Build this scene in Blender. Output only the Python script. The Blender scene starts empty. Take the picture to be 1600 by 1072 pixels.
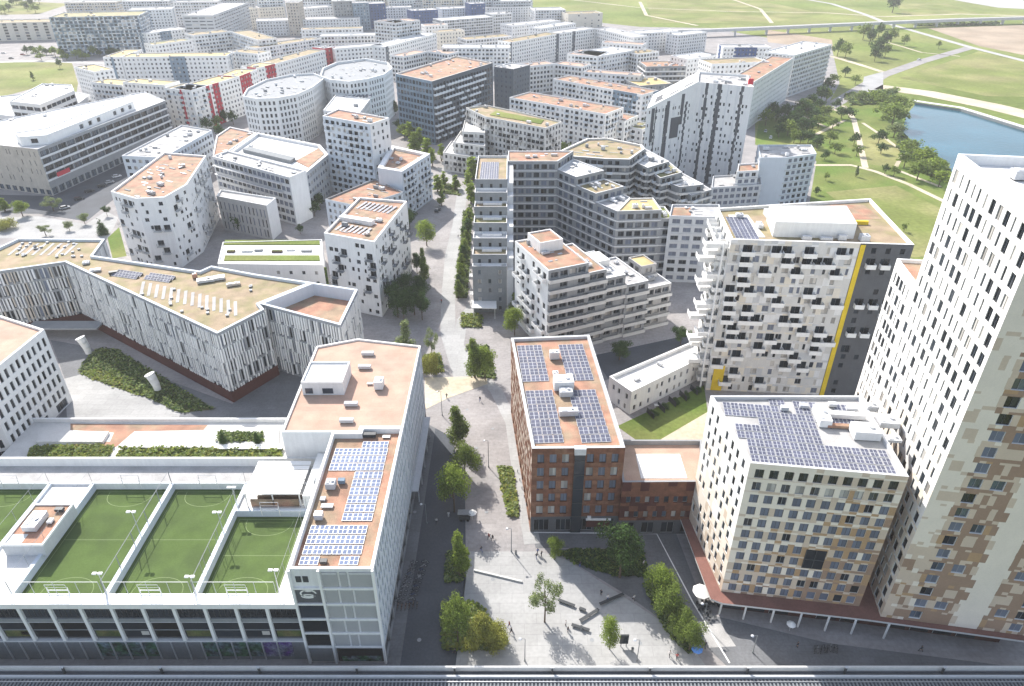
import bpy, math, random
from mathutils import Vector, Matrix
R = random.Random(7)
SC = bpy.context.scene
COL = SC.collection
# ------------------------------------------------------------------ camera
F = 1100.0                      # focal length in pixels of a 1600 px wide frame
PITCH = math.atan2(F, 1809.0)   # downwards
SP, CP = math.sin(PITCH), math.cos(PITCH)
CAMZ = 118.0
EYE = Vector((0, 0, CAMZ))
def at(px, py, z=0.0):
    """ground position (metres) of what the survey photo shows at px, py and height z"""
    u = (536 - py) / F
    dy = CP + u * SP; dz = -SP + u * CP
    t = (CAMZ - z) / -dz
    return Vector(((px - 800) / F * t, dy * t))
def hgt(yt, yb):
    u = (536 - yt) / F
    return CAMZ - at(0, yb)[1] / ((CP + u * SP) / (SP - u * CP))
cam = bpy.data.cameras.new('camera')
cam.sensor_width = 36; cam.lens = 36 * F / 1600
cam.clip_start = 1; cam.clip_end = 6000
camo = bpy.data.objects.new('camera', cam); COL.objects.link(camo)
camo.location = EYE; camo.rotation_euler = (math.pi / 2 - PITCH, 0, 0)
SC.camera = camo
# ------------------------------------------------------------------ light
w = bpy.data.worlds.new('World'); SC.world = w; w.use_nodes = True
nt = w.node_tree; bg = nt.nodes['Background']
sky = nt.nodes.new('ShaderNodeTexSky'); sky.sky_type = 'NISHITA'; sky.sun_disc = False
SUN_D = Vector((-14.5, 23.7, 24.0)).normalized()          # towards the sun
SUN_EL = math.asin(SUN_D.z); SUN_AZ = math.atan2(SUN_D.x, SUN_D.y)
sky.sun_elevation = SUN_EL; sky.sun_rotation = SUN_AZ
sky.air_density = 1.0; sky.dust_density = 1.6; sky.ozone_density = 1.0
hs = nt.nodes.new('ShaderNodeHueSaturation'); hs.inputs['Saturation'].default_value = .75; nt.links.new(sky.outputs[0], hs.inputs['Color']); nt.links.new(hs.outputs[0], bg.inputs[0]); bg.inputs[1].default_value = 0.15
sun = bpy.data.lights.new('sun', 'SUN'); sun.energy = 4.0; sun.angle = math.radians(0.53); sun.color = (1, .955, .89)
suno = bpy.data.objects.new('sun', sun); COL.objects.link(suno)
suno.rotation_euler = (-SUN_D).to_track_quat('-Z', 'Y').to_euler(); suno.location = (0, 0, 300)
SC.view_settings.view_transform = 'Standard'; SC.view_settings.look = 'None'
SC.view_settings.gamma = 1; SC.view_settings.exposure = 0.94
SC.cycles.use_denoising = True
SC.cycles.max_bounces = 6; SC.cycles.diffuse_bounces = 3; SC.cycles.glossy_bounces = 2
SC.cycles.volume_bounces = 0; SC.cycles.transmission_bounces = 2; SC.cycles.transparent_max_bounces = 6
SC.cycles.caustics_reflective = False; SC.cycles.caustics_refractive = False
# ------------------------------------------------------------------ materials
M = {}
def mat(key, col, rough=.85, var=.14, scale=.35, metal=0, spec=.3, fine=3.0, col2=None, isl=0, objv=0, streak=0, transl=0):
    m = bpy.data.materials.new(key); m.use_nodes = True; M[key] = m
    t = m.node_tree; n = t.nodes; l = t.links; b = n['Principled BSDF']
    b.inputs['Roughness'].default_value = rough; b.inputs['Metallic'].default_value = metal
    b.inputs['Specular IOR Level'].default_value = spec
    geo = n.new('ShaderNodeNewGeometry')
    def noise(sc, det=3, vec=None):
        x = n.new('ShaderNodeTexNoise'); x.inputs['Scale'].default_value = sc; x.inputs['Detail'].default_value = det
        l.new(vec or geo.outputs['Position'], x.inputs['Vector']); return x.outputs['Fac']
    def mul(a, fac, lo, hi):
        r = n.new('ShaderNodeMapRange'); l.new(fac, r.inputs['Value'])
        r.inputs['From Min'].default_value = .3; r.inputs['From Max'].default_value = .7
        r.inputs['To Min'].default_value = lo; r.inputs['To Max'].default_value = hi
        v = n.new('ShaderNodeVectorMath'); v.operation = 'SCALE'
        l.new(a, v.inputs[0]); l.new(r.outputs[0], v.inputs['Scale']); return v.outputs[0]
    rgb = n.new('ShaderNodeRGB'); rgb.outputs[0].default_value = (*col, 1); c = rgb.outputs[0]
    if col2:
        mx = n.new('ShaderNodeMix'); mx.data_type = 'RGBA'
        rr = n.new('ShaderNodeMapRange'); l.new(noise(scale * .6, 5), rr.inputs['Value'])
        rr.inputs['From Min'].default_value = .42; rr.inputs['From Max'].default_value = .6
        l.new(rr.outputs[0], mx.inputs['Factor']); l.new(c, mx.inputs[6]); mx.inputs[7].default_value = (*col2, 1); c = mx.outputs[2]
    if var:
        c = mul(c, noise(scale), 1 - var, 1 + var * .6); c = mul(c, noise(fine, 4), 1 - var * .8, 1 + var * .5)
    if streak:
        mp = n.new('ShaderNodeVectorMath'); mp.operation = 'MULTIPLY'; l.new(geo.outputs['Position'], mp.inputs[0]); mp.inputs[1].default_value = (1.5, 1.5, .12)
        c = mul(c, noise(1.0, 3, mp.outputs[0]), 1 - streak, 1.02)
    if isl or objv:
        oi = n.new('ShaderNodeObjectInfo'); ad = n.new('ShaderNodeMath'); ad.operation = 'ADD'
        l.new(geo.outputs['Random Per Island'], ad.inputs[0]); l.new(oi.outputs['Random'], ad.inputs[1])
        fr = n.new('ShaderNodeMath'); fr.operation = 'FRACT'; l.new(ad.outputs[0], fr.inputs[0])
        r = n.new('ShaderNodeMapRange'); l.new(fr.outputs[0], r.inputs['Value'])
        k = isl or objv
        r.inputs['To Min'].default_value = 1 - k; r.inputs['To Max'].default_value = 1 + k
        v = n.new('ShaderNodeVectorMath'); v.operation = 'SCALE'; l.new(c, v.inputs[0]); l.new(r.outputs[0], v.inputs['Scale']); c = v.outputs[0]
    l.new(c, b.inputs['Base Color'])
    if transl:
        tr = n.new('ShaderNodeBsdfTranslucent'); l.new(c, tr.inputs['Color']); ms = n.new('ShaderNodeMixShader')
        ms.inputs[0].default_value = transl; l.new(b.outputs[0], ms.inputs[1]); l.new(tr.outputs[0], ms.inputs[2])
        l.new(ms.outputs[0], n['Material Output'].inputs['Surface'])
    return m
mat('white', (.81, .805, .785), streak=.06, var=.035)
mat('white2', (.73, .73, .725), streak=.08, var=.045)
mat('cream', (.70, .65, .56), streak=.04, var=.05)
mat('paleblue', (.60, .645, .69), streak=.04, var=.04)
mat('lightgrey', (.54, .55, .56), streak=.05, var=.06)
mat('grey', (.30, .31, .32), streak=.06, var=.08)
mat('midgrey', (.235, .25, .26), streak=.06, var=.1)
mat('dark', (.105, .11, .12), streak=.06, var=.1)
mat('darkblue', (.10, .12, .145), streak=.06, var=.1)
mat('blue', (.04, .085, .22), var=.15)
mat('bluegrey', (.22, .29, .36), var=.2, scale=.2)
mat('red', (.42, .04, .06), var=.12)
mat('yellow', (.72, .52, .03), var=.1)
mat('ochre', (.60, .43, .16), var=.15)
mat('beige', (.56, .50, .43), streak=.1, var=.1)
mat('brick', (.20, .085, .05), var=.3, scale=.9, fine=8)
mat('brick2', (.25, .125, .075), var=.3, scale=.9, fine=8)
mat('brickpale', (.60, .49, .40), var=.2, fine=8)
mat('maroon', (.085, .026, .022), var=.2)
mat('canopy', (.21, .10, .08), var=.15)
mat('pan1', (.80, .715, .605), var=.04); mat('pan2', (.62, .50, .385), var=.05)
mat('pan3', (.45, .29, .16), var=.08); mat('pan4', (.34, .225, .155), var=.08)
mat('conc', (.42, .41, .40), streak=.08, var=.1)
mat('concpale', (.62, .61, .585), streak=.05, var=.06)
mat('roof_orange', (.43, .23, .155), col2=(.35, .255, .17), var=.3, scale=.3, fine=6)
mat('roof_peach', (.52, .34, .255), col2=(.45, .325, .25), var=.16, scale=.2, fine=6)
mat('roof_beige', (.35, .265, .175), col2=(.27, .23, .12), var=.2, scale=.3, fine=5)
mat('roof_green', (.36, .29, .17), col2=(.22, .23, .09), var=.25, scale=.35, fine=4)
mat('roof_grey', (.42, .41, .40), var=.18, scale=.3, fine=5)
mat('roof_white', (.72, .71, .69), var=.12, scale=.3, fine=5)
mat('roof_yellow', (.52, .40, .19), var=.18, scale=.3, fine=5)
mat('metal', (.50, .51, .53), rough=.45, metal=.6, var=.12)
mat('steel', (.62, .63, .65), rough=.5, metal=.3, var=.1)
mat('darkmetal', (.05, .055, .06), rough=.5, var=.1)
mat('frame', (.30, .31, .32), rough=.6, var=.05)
mat('framewhite', (.70, .70, .69), rough=.6, var=.05)
mat('glass', (.045, .055, .07), rough=.12, var=0, spec=.6, objv=.75)
mat('glassdark', (.018, .024, .032), rough=.1, var=0, spec=.35, objv=.7)
mat('glassblue', (.06, .085, .12), rough=.1, var=.2, spec=.7, objv=.5)
mat('shutter', (.135, .155, .205), rough=.6, var=.05, objv=.2)
mat('curtain', (.42, .40, .37), rough=.7, var=.1, objv=.4)
mat('solar', (.085, .09, .135), rough=.5, var=.1, spec=.3, objv=.14)
mat('solarcell', (.155, .19, .29), rough=.7, var=.1, spec=.12, objv=.1)  # paler than real panels: sky reflection put into the base colour
mat('turf', (.082, .118, .043), spec=.05, rough=1, col2=(.095, .14, .045), var=.12, scale=.25, fine=3)
mat('line', (.22, .28, .13), var=.05)
mat('panelgrey', (.36, .365, .37), var=.05)
mat('shadebrown', (.10, .06, .045), var=.1)  # wall brown with the deep shade of the recess put into it
mat('asphalt', (.075, .083, .098), var=.2, scale=.12, fine=2)
mat('paving', (.35, .328, .32), col2=(.315, .30, .297), spec=.1, var=.16, scale=.12, fine=1.2)
mat('plaza', (.40, .397, .39), spec=.1, var=.12, scale=.1, fine=1.3)
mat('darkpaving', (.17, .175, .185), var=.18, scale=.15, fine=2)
mat('sand', (.56, .49, .38), col2=(.50, .43, .31), var=.2, scale=.06, fine=.8)
mat('lawn', (.125, .185, .04), spec=.05, col2=(.20, .22, .07), var=.25, scale=.05, fine=.9)
mat('drylawn', (.18, .21, .06), spec=.05, col2=(.27, .26, .11), var=.25, scale=.03, fine=.5)
mat('field', (.16, .205, .05), spec=.05, col2=(.24, .255, .09), var=.25, scale=.012, fine=.2)
mat('soil', (.32, .245, .175), col2=(.38, .30, .22), var=.2, scale=.03, fine=.5)
mat('shrubbed', (.07, .10, .025), col2=(.13, .12, .04), var=.4, scale=.6, fine=3)
mat('water', (.025, .10, .14), rough=.12, var=.25, scale=.03, spec=.2)
mat('bark', (.12, .085, .06), var=.25, fine=6)
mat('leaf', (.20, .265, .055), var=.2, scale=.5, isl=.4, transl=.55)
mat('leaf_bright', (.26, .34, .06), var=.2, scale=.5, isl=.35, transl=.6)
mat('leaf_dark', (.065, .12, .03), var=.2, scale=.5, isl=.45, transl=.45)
mat('leaf_yellow', (.34, .345, .08), var=.2, scale=.5, isl=.45, transl=.5)
mat('leaf_grey', (.24, .29, .12), var=.2, scale=.5, isl=.45, transl=.35)
mat('skin', (.45, .28, .2), var=.05); mat('cloth_dark', (.03, .035, .05), var=.1); mat('cloth_red', (.35, .05, .05), var=.1)
mat('cloth_blue', (.06, .12, .3), var=.1); mat('cloth_white', (.7, .68, .66), var=.1); mat('hair', (.04, .03, .02), var=.1)
mat('carwhite', (.75, .75, .75), rough=.25, var=.02, spec=.6); mat('cardark', (.03, .035, .045), rough=.2, var=.02, spec=.6)
mat('carsilver', (.42, .43, .45), rough=.25, var=.02, spec=.6); mat('carred', (.3, .03, .03), rough=.2, var=.02, spec=.6); mat('rubber', (.02, .02, .02), var=.1)
mat('awning', (.80, .79, .76), var=.05); mat('awningblue', (.12, .3, .75), var=.05)
mat('poster', (.05, .16, .08), var=.7, scale=.8, fine=2, col2=(.15, .22, .25)); mat('posterviolet', (.14, .06, .30), var=.6, scale=.8, col2=(.30, .32, .40)); mat('posterred', (.5, .05, .12), var=.3)
mat('signred', (.55, .05, .07), var=.05)
t_ = M['water'].node_tree; nz = t_.nodes.new('ShaderNodeTexNoise'); nz.inputs['Scale'].default_value = .35; nz.inputs['Detail'].default_value = 5
g_ = t_.nodes.new('ShaderNodeNewGeometry'); bp = t_.nodes.new('ShaderNodeBump'); bp.inputs['Strength'].default_value = .35; bp.inputs['Distance'].default_value = .3
t_.links.new(g_.outputs['Position'], nz.inputs['Vector']); t_.links.new(nz.outputs['Fac'], bp.inputs['Height']); t_.links.new(bp.outputs[0], t_.nodes['Principled BSDF'].inputs['Normal'])
# paved surfaces get joints
def joints(key, sx, sy, strength=.22):
    m = M[key]; t = m.node_tree; n = t.nodes; l = t.links; b = n['Principled BSDF']
    src = b.inputs['Base Color'].links[0].from_socket
    br = n.new('ShaderNodeTexBrick'); br.inputs['Color1'].default_value = (1, 1, 1, 1); br.inputs['Color2'].default_value = (.9, .9, .9, 1)
    br.inputs['Mortar'].default_value = (1 - strength,) * 3 + (1,); br.inputs['Scale'].default_value = 1
    br.inputs['Mortar Size'].default_value = .035; br.inputs['Brick Width'].default_value = sx; br.inputs['Row Height'].default_value = sy
    g = n.new('ShaderNodeNewGeometry'); l.new(g.outputs['Position'], br.inputs['Vector'])
    mx = n.new('ShaderNodeMix'); mx.data_type = 'RGBA'; mx.blend_type = 'MULTIPLY'; mx.inputs['Factor'].default_value = 1
    l.new(src, mx.inputs[6]); l.new(br.outputs['Color'], mx.inputs[7]); l.new(mx.outputs[2], b.inputs['Base Color'])
joints('plaza', 4.8, 2.4, .28); joints('roof_peach', 7, 1.6, .07); joints('roof_orange', 6, 2, .08); joints('paving', 2.4, 1.2, .14); joints('darkpaving', 2.4, 1.2, .2); joints('roof_white', 4, 2, .12)
# ------------------------------------------------------------------ mesh builder
ORG = {}
def org(o):
    return ORG.get(o.name, Vector((0, 0, 0))) if o else Vector((0, 0, 0))
class MB:
    def __init__(s): s.v = []; s.f = []; s.m = []; s.k = []
    def mi(s, key):
        if key not in s.k: s.k.append(key)
        return s.k.index(key)
    def poly(s, pts, key):
        i = len(s.v); s.v += [tuple(p) for p in pts]; s.f.append(tuple(range(i, i + len(pts)))); s.m.append(s.mi(key))
    def box(s, x0, x1, y0, y1, z0, z1, key, top=None, bottom=True):
        s.ob(Vector((x0, y0)), Vector((1, 0)), x1 - x0, y1 - y0, z0, z1, key, top, bottom)
    def ob(s, o, ux, lx, ly, z0, z1, key, top=None, bottom=True):
        ux = Vector((ux[0], ux[1])).normalized(); uy = Vector((-ux.y, ux.x)); o = Vector((o[0], o[1]))
        s.prism([o, o + ux * lx, o + ux * lx + uy * ly, o + uy * ly], z0, z1, key, top, bottom)
    def prism(s, pg, z0, z1, key, top=None, bottom=True):
        n = len(pg); i = len(s.v)
        s.v += [(p[0], p[1], z0) for p in pg] + [(p[0], p[1], z1) for p in pg]
        for k in range(n):
            s.f.append((i + k, i + (k + 1) % n, i + n + (k + 1) % n, i + n + k)); s.m.append(s.mi(key))
        s.f.append(tuple(range(i + n, i + 2 * n))); s.m.append(s.mi(top or key))
        if bottom: s.f.append(tuple(reversed(range(i, i + n)))); s.m.append(s.mi(key))
    def tube(s, p, q, r, key, n=6, r2=None, caps=True):
        p = Vector(p); q = Vector(q); d = (q - p).normalized(); r2 = r if r2 is None else r2
        a = d.orthogonal().normalized(); b = d.cross(a); i = len(s.v)
        for c, rr in ((p, r), (q, r2)):
            for k in range(n):
                t = 2 * math.pi * k / n; s.v.append(tuple(c + (a * math.cos(t) + b * math.sin(t)) * rr))
        for k in range(n):
            s.f.append((i + k, i + (k + 1) % n, i + n + (k + 1) % n, i + n + k)); s.m.append(s.mi(key))
        if caps:
            s.f.append(tuple(range(i + n, i + 2 * n))); s.m.append(s.mi(key))
            s.f.append(tuple(reversed(range(i, i + n)))); s.m.append(s.mi(key))
    def ball(s, c, r, key, n=8, m=5, sz=1):
        i = len(s.v); c = Vector(c)
        for a in range(1, m):
            for k in range(n):
                th = math.pi * a / m; ph = 2 * math.pi * k / n
                s.v.append((c.x + r * math.sin(th) * math.cos(ph), c.y + r * math.sin(th) * math.sin(ph), c.z + r * sz * math.cos(th)))
        s.v.append((c.x, c.y, c.z + r * sz)); s.v.append((c.x, c.y, c.z - r * sz)); T = i + (m - 1) * n
        for k in range(n):
            s.f.append((T, i + k, i + (k + 1) % n)); s.m.append(s.mi(key))
            for a in range(m - 2):
                s.f.append((i + a * n + k, i + (a + 1) * n + k, i + (a + 1) * n + (k + 1) % n, i + a * n + (k + 1) % n)); s.m.append(s.mi(key))
            s.f.append((T + 1, i + (m - 2) * n + (k + 1) % n, i + (m - 2) * n + k)); s.m.append(s.mi(key))
    def mesh(s, name, off=Vector((0, 0, 0)), smooth=False):
        me = bpy.data.meshes.new(name)
        me.from_pydata([(a - off.x, b - off.y, c - off.z) for a, b, c in s.v], [], s.f)
        for k in s.k: me.materials.append(M[k])
        me.polygons.foreach_set('material_index', s.m)
        if smooth: me.polygons.foreach_set('use_smooth', [True] * len(s.f))
        me.update(); return me
    def build(s, name, parent=None, loc=None, smooth=False):
        """link as one object; vertices are in world metres"""
        if not s.f: return None
        off = org(parent) if parent else Vector(loc or (0, 0, 0))
        o = bpy.data.objects.new(name, s.mesh(name, off, smooth)); COL.objects.link(o)
        if parent: o.parent = parent; ORG[o.name] = off
        else: o.location = off; ORG[o.name] = off
        return o
def tag(o, label=None, cat=None, group=None, kind=None):
    if label: o['label'] = label
    if cat: o['category'] = cat
    if group: o['group'] = group
    if kind: o['kind'] = kind
    return o
def empty(name, loc, label=None, cat=None, group=None):
    o = bpy.data.objects.new(name, None); COL.objects.link(o); o.location = Vector(loc); o.empty_display_size = .5
    ORG[o.name] = Vector(loc); return tag(o, label, cat, group)
def inst(name, me, parent, mtx):
    o = bpy.data.objects.new(name, me); COL.objects.link(o); o.parent = parent
    mtx = mtx.copy(); mtx.translation -= org(parent); o.matrix_local = mtx; return o
def copy_tree(o, loc, rz=None, sc=None, label=None):
    c = o.copy(); COL.objects.link(c); c.location = loc
    if rz is not None: c.rotation_euler = (0, 0, rz)
    if sc: c.scale = sc if hasattr(sc, '__len__') else (sc, sc, sc)
    if label: c['label'] = label
    for ch in list(o.children):
        d = ch.copy(); COL.objects.link(d); d.parent = c
        for g in list(ch.children):
            e = g.copy(); COL.objects.link(e); e.parent = d
    return c
def ccw(pg):
    a = sum(pg[i][0] * pg[(i + 1) % len(pg)][1] - pg[(i + 1) % len(pg)][0] * pg[i][1] for i in range(len(pg)))
    return [Vector((p[0], p[1])) for p in (pg if a > 0 else list(reversed(pg)))]
def inset(pg, d):
    out = []; n = len(pg)
    for i in range(n):
        a, b, c = pg[i - 1], pg[i], pg[(i + 1) % n]
        e1 = (b - a).normalized(); e2 = (c - b).normalized()
        n1 = Vector((-e1.y, e1.x)); n2 = Vector((-e2.y, e2.x)); m = n1 + n2
        k = m.dot(n1)
        out.append(b + m * (d / max(k, .35)))
    return out
def inside(p, pg):
    r = False; n = len(pg)
    for i in range(n):
        a, b = pg[i], pg[(i + 1) % n]
        if (a.y > p[1]) != (b.y > p[1]) and p[0] < (b.x - a.x) * (p[1] - a.y) / (b.y - a.y) + a.x: r = not r
    return r
# ------------------------------------------------------------------ windows, balconies
WM = {}
def win_geom(mb, w, h, kind, far, T=lambda p: p):
    def q(x0, x1, z0, z1, y, key): mb.poly([T(p) for p in ((x0, y, z0), (x1, y, z0), (x1, y, z1), (x0, y, z1))], key)
    g = {'w': 'glass', 'd': 'glassdark', 's': 'shutter', 'c': 'curtain', 'b': 'glassblue'}[kind[0]]
    fr = 'framewhite' if kind.endswith('W') else ('darkmetal' if kind.endswith('D') else 'frame')
    a, b = w / 2, h / 2
    if far: q(-a, a, -b, b, 0, g); return
    f = min(.09, w * .12)
    q(-a, a, -b, -b + f, 0, fr); q(-a, a, b - f, b, 0, fr); q(-a, -a + f, -b + f, b - f, 0, fr); q(a - f, a, -b + f, b - f, 0, fr)
    xs = [-a + f, a - f]
    if w > 1.15:
        n = max(2, round(w / 1.3)); xs = []
        for k in range(n):
            u0 = -a + f + (2 * a - 2 * f) * k / n; u1 = -a + f + (2 * a - 2 * f) * (k + 1) / n
            xs += [u0 + (.035 if k else 0), u1 - (.035 if k < n - 1 else 0)]
            if k: q(u0 - .035, u0 + .035, -b + f, b - f, 0, fr)
    for k in range(0, len(xs), 2):
        x0, x1 = xs[k], xs[k + 1]; z0, z1 = -b + f, b - f
        if kind[0] == 's': q(x0, x1, z0, z1, -.01, g)
        else:
            q(x0, x1, z0, z1, -.06, g)
            mb.poly([T(p) for p in ((x0, -.06, z0), (x0, 0, z0), (x1, 0, z0), (x1, -.06, z0))], fr)
            mb.poly([T(p) for p in ((x0, -.06, z1), (x1, -.06, z1), (x1, 0, z1), (x0, 0, z1))], fr)
def win_mesh(w, h, kind, far):
    k = (round(w, 2), round(h, 2), kind, far)
    if k not in WM:
        mb = MB(); win_geom(mb, w, h, kind, far); WM[k] = mb.mesh('window')
    return WM[k]
BMH = {}
def balc_mesh(w, d, kind):
    k = (round(w, 2), d, kind)
    if k not in BMH:
        mb = MB(); a = w / 2
        slab = {'solid': 'white', 'grey': 'conc', 'rail': 'concpale', 'glass': 'white2', 'dark': 'grey'}[kind]
        pan = {'solid': 'white', 'grey': 'conc', 'rail': 'frame', 'glass': 'paleblue', 'dark': 'darkmetal'}[kind]
        mb.box(-a, a, .002, d, -.2, 0, slab)
        if kind in ('solid', 'grey', 'glass'):
            t = .1 if kind != 'glass' else .04
            mb.box(-a, a, d - t, d, .003, 1.05, pan); mb.box(-a, -a + t, .004, d - t - .002, .003, 1.05, pan); mb.box(a - t, a, .004, d - t - .002, .003, 1.05, pan)
        else:
            mb.box(-a, a, d - .06, d, .98, 1.05, pan)
            n = max(3, int(w / .28))
            for i in range(n + 1):
                x = -a + .03 + (w - .06) * i / n; mb.box(x - .02, x + .02, d - .05, d - .01, .003, .977, pan)
            for sx in (-a + .04, a - .04):
                mb.box(sx - .03, sx + .03, .004, d - .063, .98, 1.05, pan); mb.box(sx - .02, sx + .02, d * .5 - .02, d * .5 + .02, .003, .977, pan)
        BMH[k] = mb.mesh('balcony')
    return BMH[k]
def place(P, d, N):
    return Matrix(((d.x, N.x, 0, P.x), (d.y, N.y, 0, P.y), (0, 0, 1, P.z), (0, 0, 0, 1)))
# ------------------------------------------------------------------ facades
def S(base=None, **k):
    d = dict(fh=3.0, gf=0, top=.7, bw=3.0, ww=1.3, wh=1.55, sill=.85, dep=.22, edge=.6, kinds=('w',), prob=1.0, jit=0, stag=0, wws=None,
             pan=None, cell=1.3, gbw=4.0, gww=3.0, gwh=2.6, gkind='d', gmat=None, balc=None, band=None, fins=None, skip=None, kindf=None, bww=2.3, bwh=2.25)
    if base: d.update(base)
    d.update(k); return d
def facade(mb, A, B, z0, z1, wm, st, wins, balcs, rng):
    L = (B - A).length; d = (B - A) / L; N = Vector((d.y, -d.x))
    mid = (A + B) / 2; toc = Vector((-mid.x, -mid.y)); view = N.dot(toc.normalized())
    def P(x, z, y=0): return (A.x + d.x * x + N.x * y, A.y + d.y * x + N.y * y, z)
    def quad(x0, x1, za, zb, key=None, y=0):
        if x1 - x0 < .01 or zb - za < .01: return
        if st['pan'] and key is None:
            n = max(1, round((x1 - x0) / st['cell']))
            m = max(1, round((zb - za) / 1.6))
            for i in range(n):
                a = x0 + (x1 - x0) * i / n; b = x0 + (x1 - x0) * (i + 1) / n
                for j in range(m):
                    qa = za + (zb - za) * j / m; qb = za + (zb - za) * (j + 1) / m
                    mb.poly([P(a, qa, y), P(b, qa, y), P(b, qb, y), P(a, qb, y)], st['pan']((a + b) / 2 / L, ((qa + qb) / 2 - z0) / (z1 - z0), rng))
        else: mb.poly([P(x0, za, y), P(x1, za, y), P(x1, zb, y), P(x0, zb, y)], key or wm)
    if view < -.3 or st['ww'] == 0 or L < st['bw'] * .7:
        quad(0, L, z0, z1, wm); return
    def row(za, zb, ops, wz0, wz1, key=None):
        D = st['dep']; K = key or wm; x = 0
        lo = min([wz0] + [o[3] for o in ops if len(o) > 3]); hi = max([wz1] + [o[4] for o in ops if len(o) > 3])
        quad(0, L, za, lo, key); quad(0, L, hi, zb, key)
        for o in ops:
            a, b, kd = o[:3]; q0, q1 = (o[3], o[4]) if len(o) > 3 else (wz0, wz1)
            quad(x, a, lo, hi, key); x = b; quad(a, b, lo, q0, key); quad(a, b, q1, hi, key)
            mb.poly([P(a, q0), P(b, q0), P(b, q0, -D), P(a, q0, -D)], K); mb.poly([P(a, q1), P(a, q1, -D), P(b, q1, -D), P(b, q1)], K)
            mb.poly([P(a, q0), P(a, q0, -D), P(a, q1, -D), P(a, q1)], K); mb.poly([P(b, q0), P(b, q1), P(b, q1, -D), P(b, q0, -D)], K)
            wins.append((Vector(P((a + b) / 2, (q0 + q1) / 2, -D)), d, N, b - a, q1 - q0, kd))
        quad(x, L, lo, hi, key)
    z = z0
    if st['gf']:
        g = st['gf']; n = max(1, int((L - 1) / st['gbw'])); bay = L / n; wh = min(st['gwh'], g - .5); ops = []
        gw = min(st['gww'], bay - .3)
        for i in range(n):
            c = (i + .5) * bay; ops.append((c - gw / 2, c + gw / 2, st['gkind']))
        row(z, z + g, ops, z + .15, z + .15 + wh, st['gmat'] or wm); z += g
    nf = max(1, round((z1 - st['top'] - z) / st['fh'])); fh = (z1 - st['top'] - z) / nf
    nb = max(1, round((L - 2 * st['edge']) / st['bw'])); bay = (L - 2 * st['edge']) / nb
    for f in range(nf):
        za = z + f * fh; ops = []; wz0 = za + st['sill']; wz1 = min(wz0 + st['wh'], za + fh - .12)
        for i in range(nb):
            if st['skip'] and st['skip']((i + .5) / nb, f / nf, i, f): continue
            if rng.random() > st['prob']: continue
            ww = rng.choice(st['wws']) if st['wws'] else st['ww']
            ww = min(ww, bay - .15)
            c = st['edge'] + (i + .5) * bay + st['stag'] * bay * (.25 if f % 2 else -.25) + rng.uniform(-1, 1) * st['jit'] * (bay - ww) * .5
            c = min(max(c, ww / 2 + .1), L - ww / 2 - .1)
            if ops and c - ww / 2 < ops[-1][1] + .1: continue
            kd = rng.choice(st['kindf'](f, nf) if st['kindf'] else st['kinds'])
            if st['balc'] and f > 0 and rng.random() < st['balc'][0]:
                bw_ = st['balc'][1]; ww = min(st['bww'], bay - .15); c = min(max(c, bw_ / 2 + .05), L - bw_ / 2 - .05)
                if ops and c - ww / 2 < ops[-1][1] + .1: continue
                ops.append((c - ww / 2, c + ww / 2, 'dD', za + .12, za + min(st['bwh'] + .12, fh - .2)))
                balcs.append((Vector(P(c, za + .05)), d, N, bw_, st['balc'][2], st['balc'][3])); continue
            ops.append((c - ww / 2, c + ww / 2, kd))
        row(za, za + fh, ops, wz0, wz1)
        if st['band']:
            key, out, hh = st['band'][:3]
            i = len(mb.v)
            bz = za + .02
            for (zz0, zz1) in ((bz, bz + hh),):
                mb.poly([P(0, zz0, out), P(L, zz0, out), P(L, zz1, out), P(0, zz1, out)], key)
                mb.poly([P(0, zz1, out), P(L, zz1, out), P(L, zz1, out - .12), P(0, zz1, out - .12)], key)
                mb.poly([P(0, zz1, out - .12), P(L, zz1, out - .12), P(L, zz0 + .1, out - .12), P(0, zz0 + .1, out - .12)], key)
                mb.poly([P(0, zz0 + .1, out - .12), P(L, zz0 + .1, out - .12), P(L, zz0 + .1, .003), P(0, zz0 + .1, .003)], key)
                mb.poly([P(0, zz0, .003), P(L, zz0, .003), P(L, zz0, out), P(0, zz0, out)], key)
                mb.poly([P(0, zz0, 0), P(0, zz0, out), P(0, zz1, out), P(0, zz1, 0)], key); mb.poly([P(L, zz0, 0), P(L, zz1, 0), P(L, zz1, out), P(L, zz0, out)], key)
    quad(0, L, z + nf * fh, z1)
    if st['fins']:
        keys, pitch, wd, out = st['fins']; zb = z
        for f in range(nf):
            za = zb + f * fh + .12; zc = zb + (f + 1) * fh - .05; x = .1 + rng.random() * .2
            while x < L - .4:
                ww = wd * rng.uniform(.7, 1.4); o_ = out * rng.uniform(.7, 1.2)
                if rng.random() < .86:
                    mb.ob(Vector(P(x, 0, .003)[:2]), N, o_, ww, za + (rng.random() < .2) * .8, zc, rng.choice(keys))
                x += pitch * rng.uniform(.88, 1.12)
SUNK = []
def finish(root, wins, balcs, far, nind=100):
    def key(x): 
        v = EYE - x[0]; return -(x[3] * x[4]) * max(.02, Vector((x[2].x, x[2].y, 0)).dot(v.normalized())) / v.length_squared
    wins.sort(key=key); rest = MB()
    for k, (P, d, N, w, h, kd) in enumerate(wins):
        if k < nind and not far: inst('window', win_mesh(w, h, kd, False), root, place(P, d, N))
        else:
            m = place(P, d, N); win_geom(rest, w, h, kd, far or k > nind, lambda p, m=m: m @ Vector(p))
    if rest.f:
        o = rest.build('window', root); o['kind'] = 'stuff'
    for k, (P, d, N, w, dp, kd) in enumerate(sorted(balcs, key=lambda b: (b[0] - EYE).length)):
        if k >= 100: break
        inst('balcony', balc_mesh(w, dp, kd), root, place(P, d, N))
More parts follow.
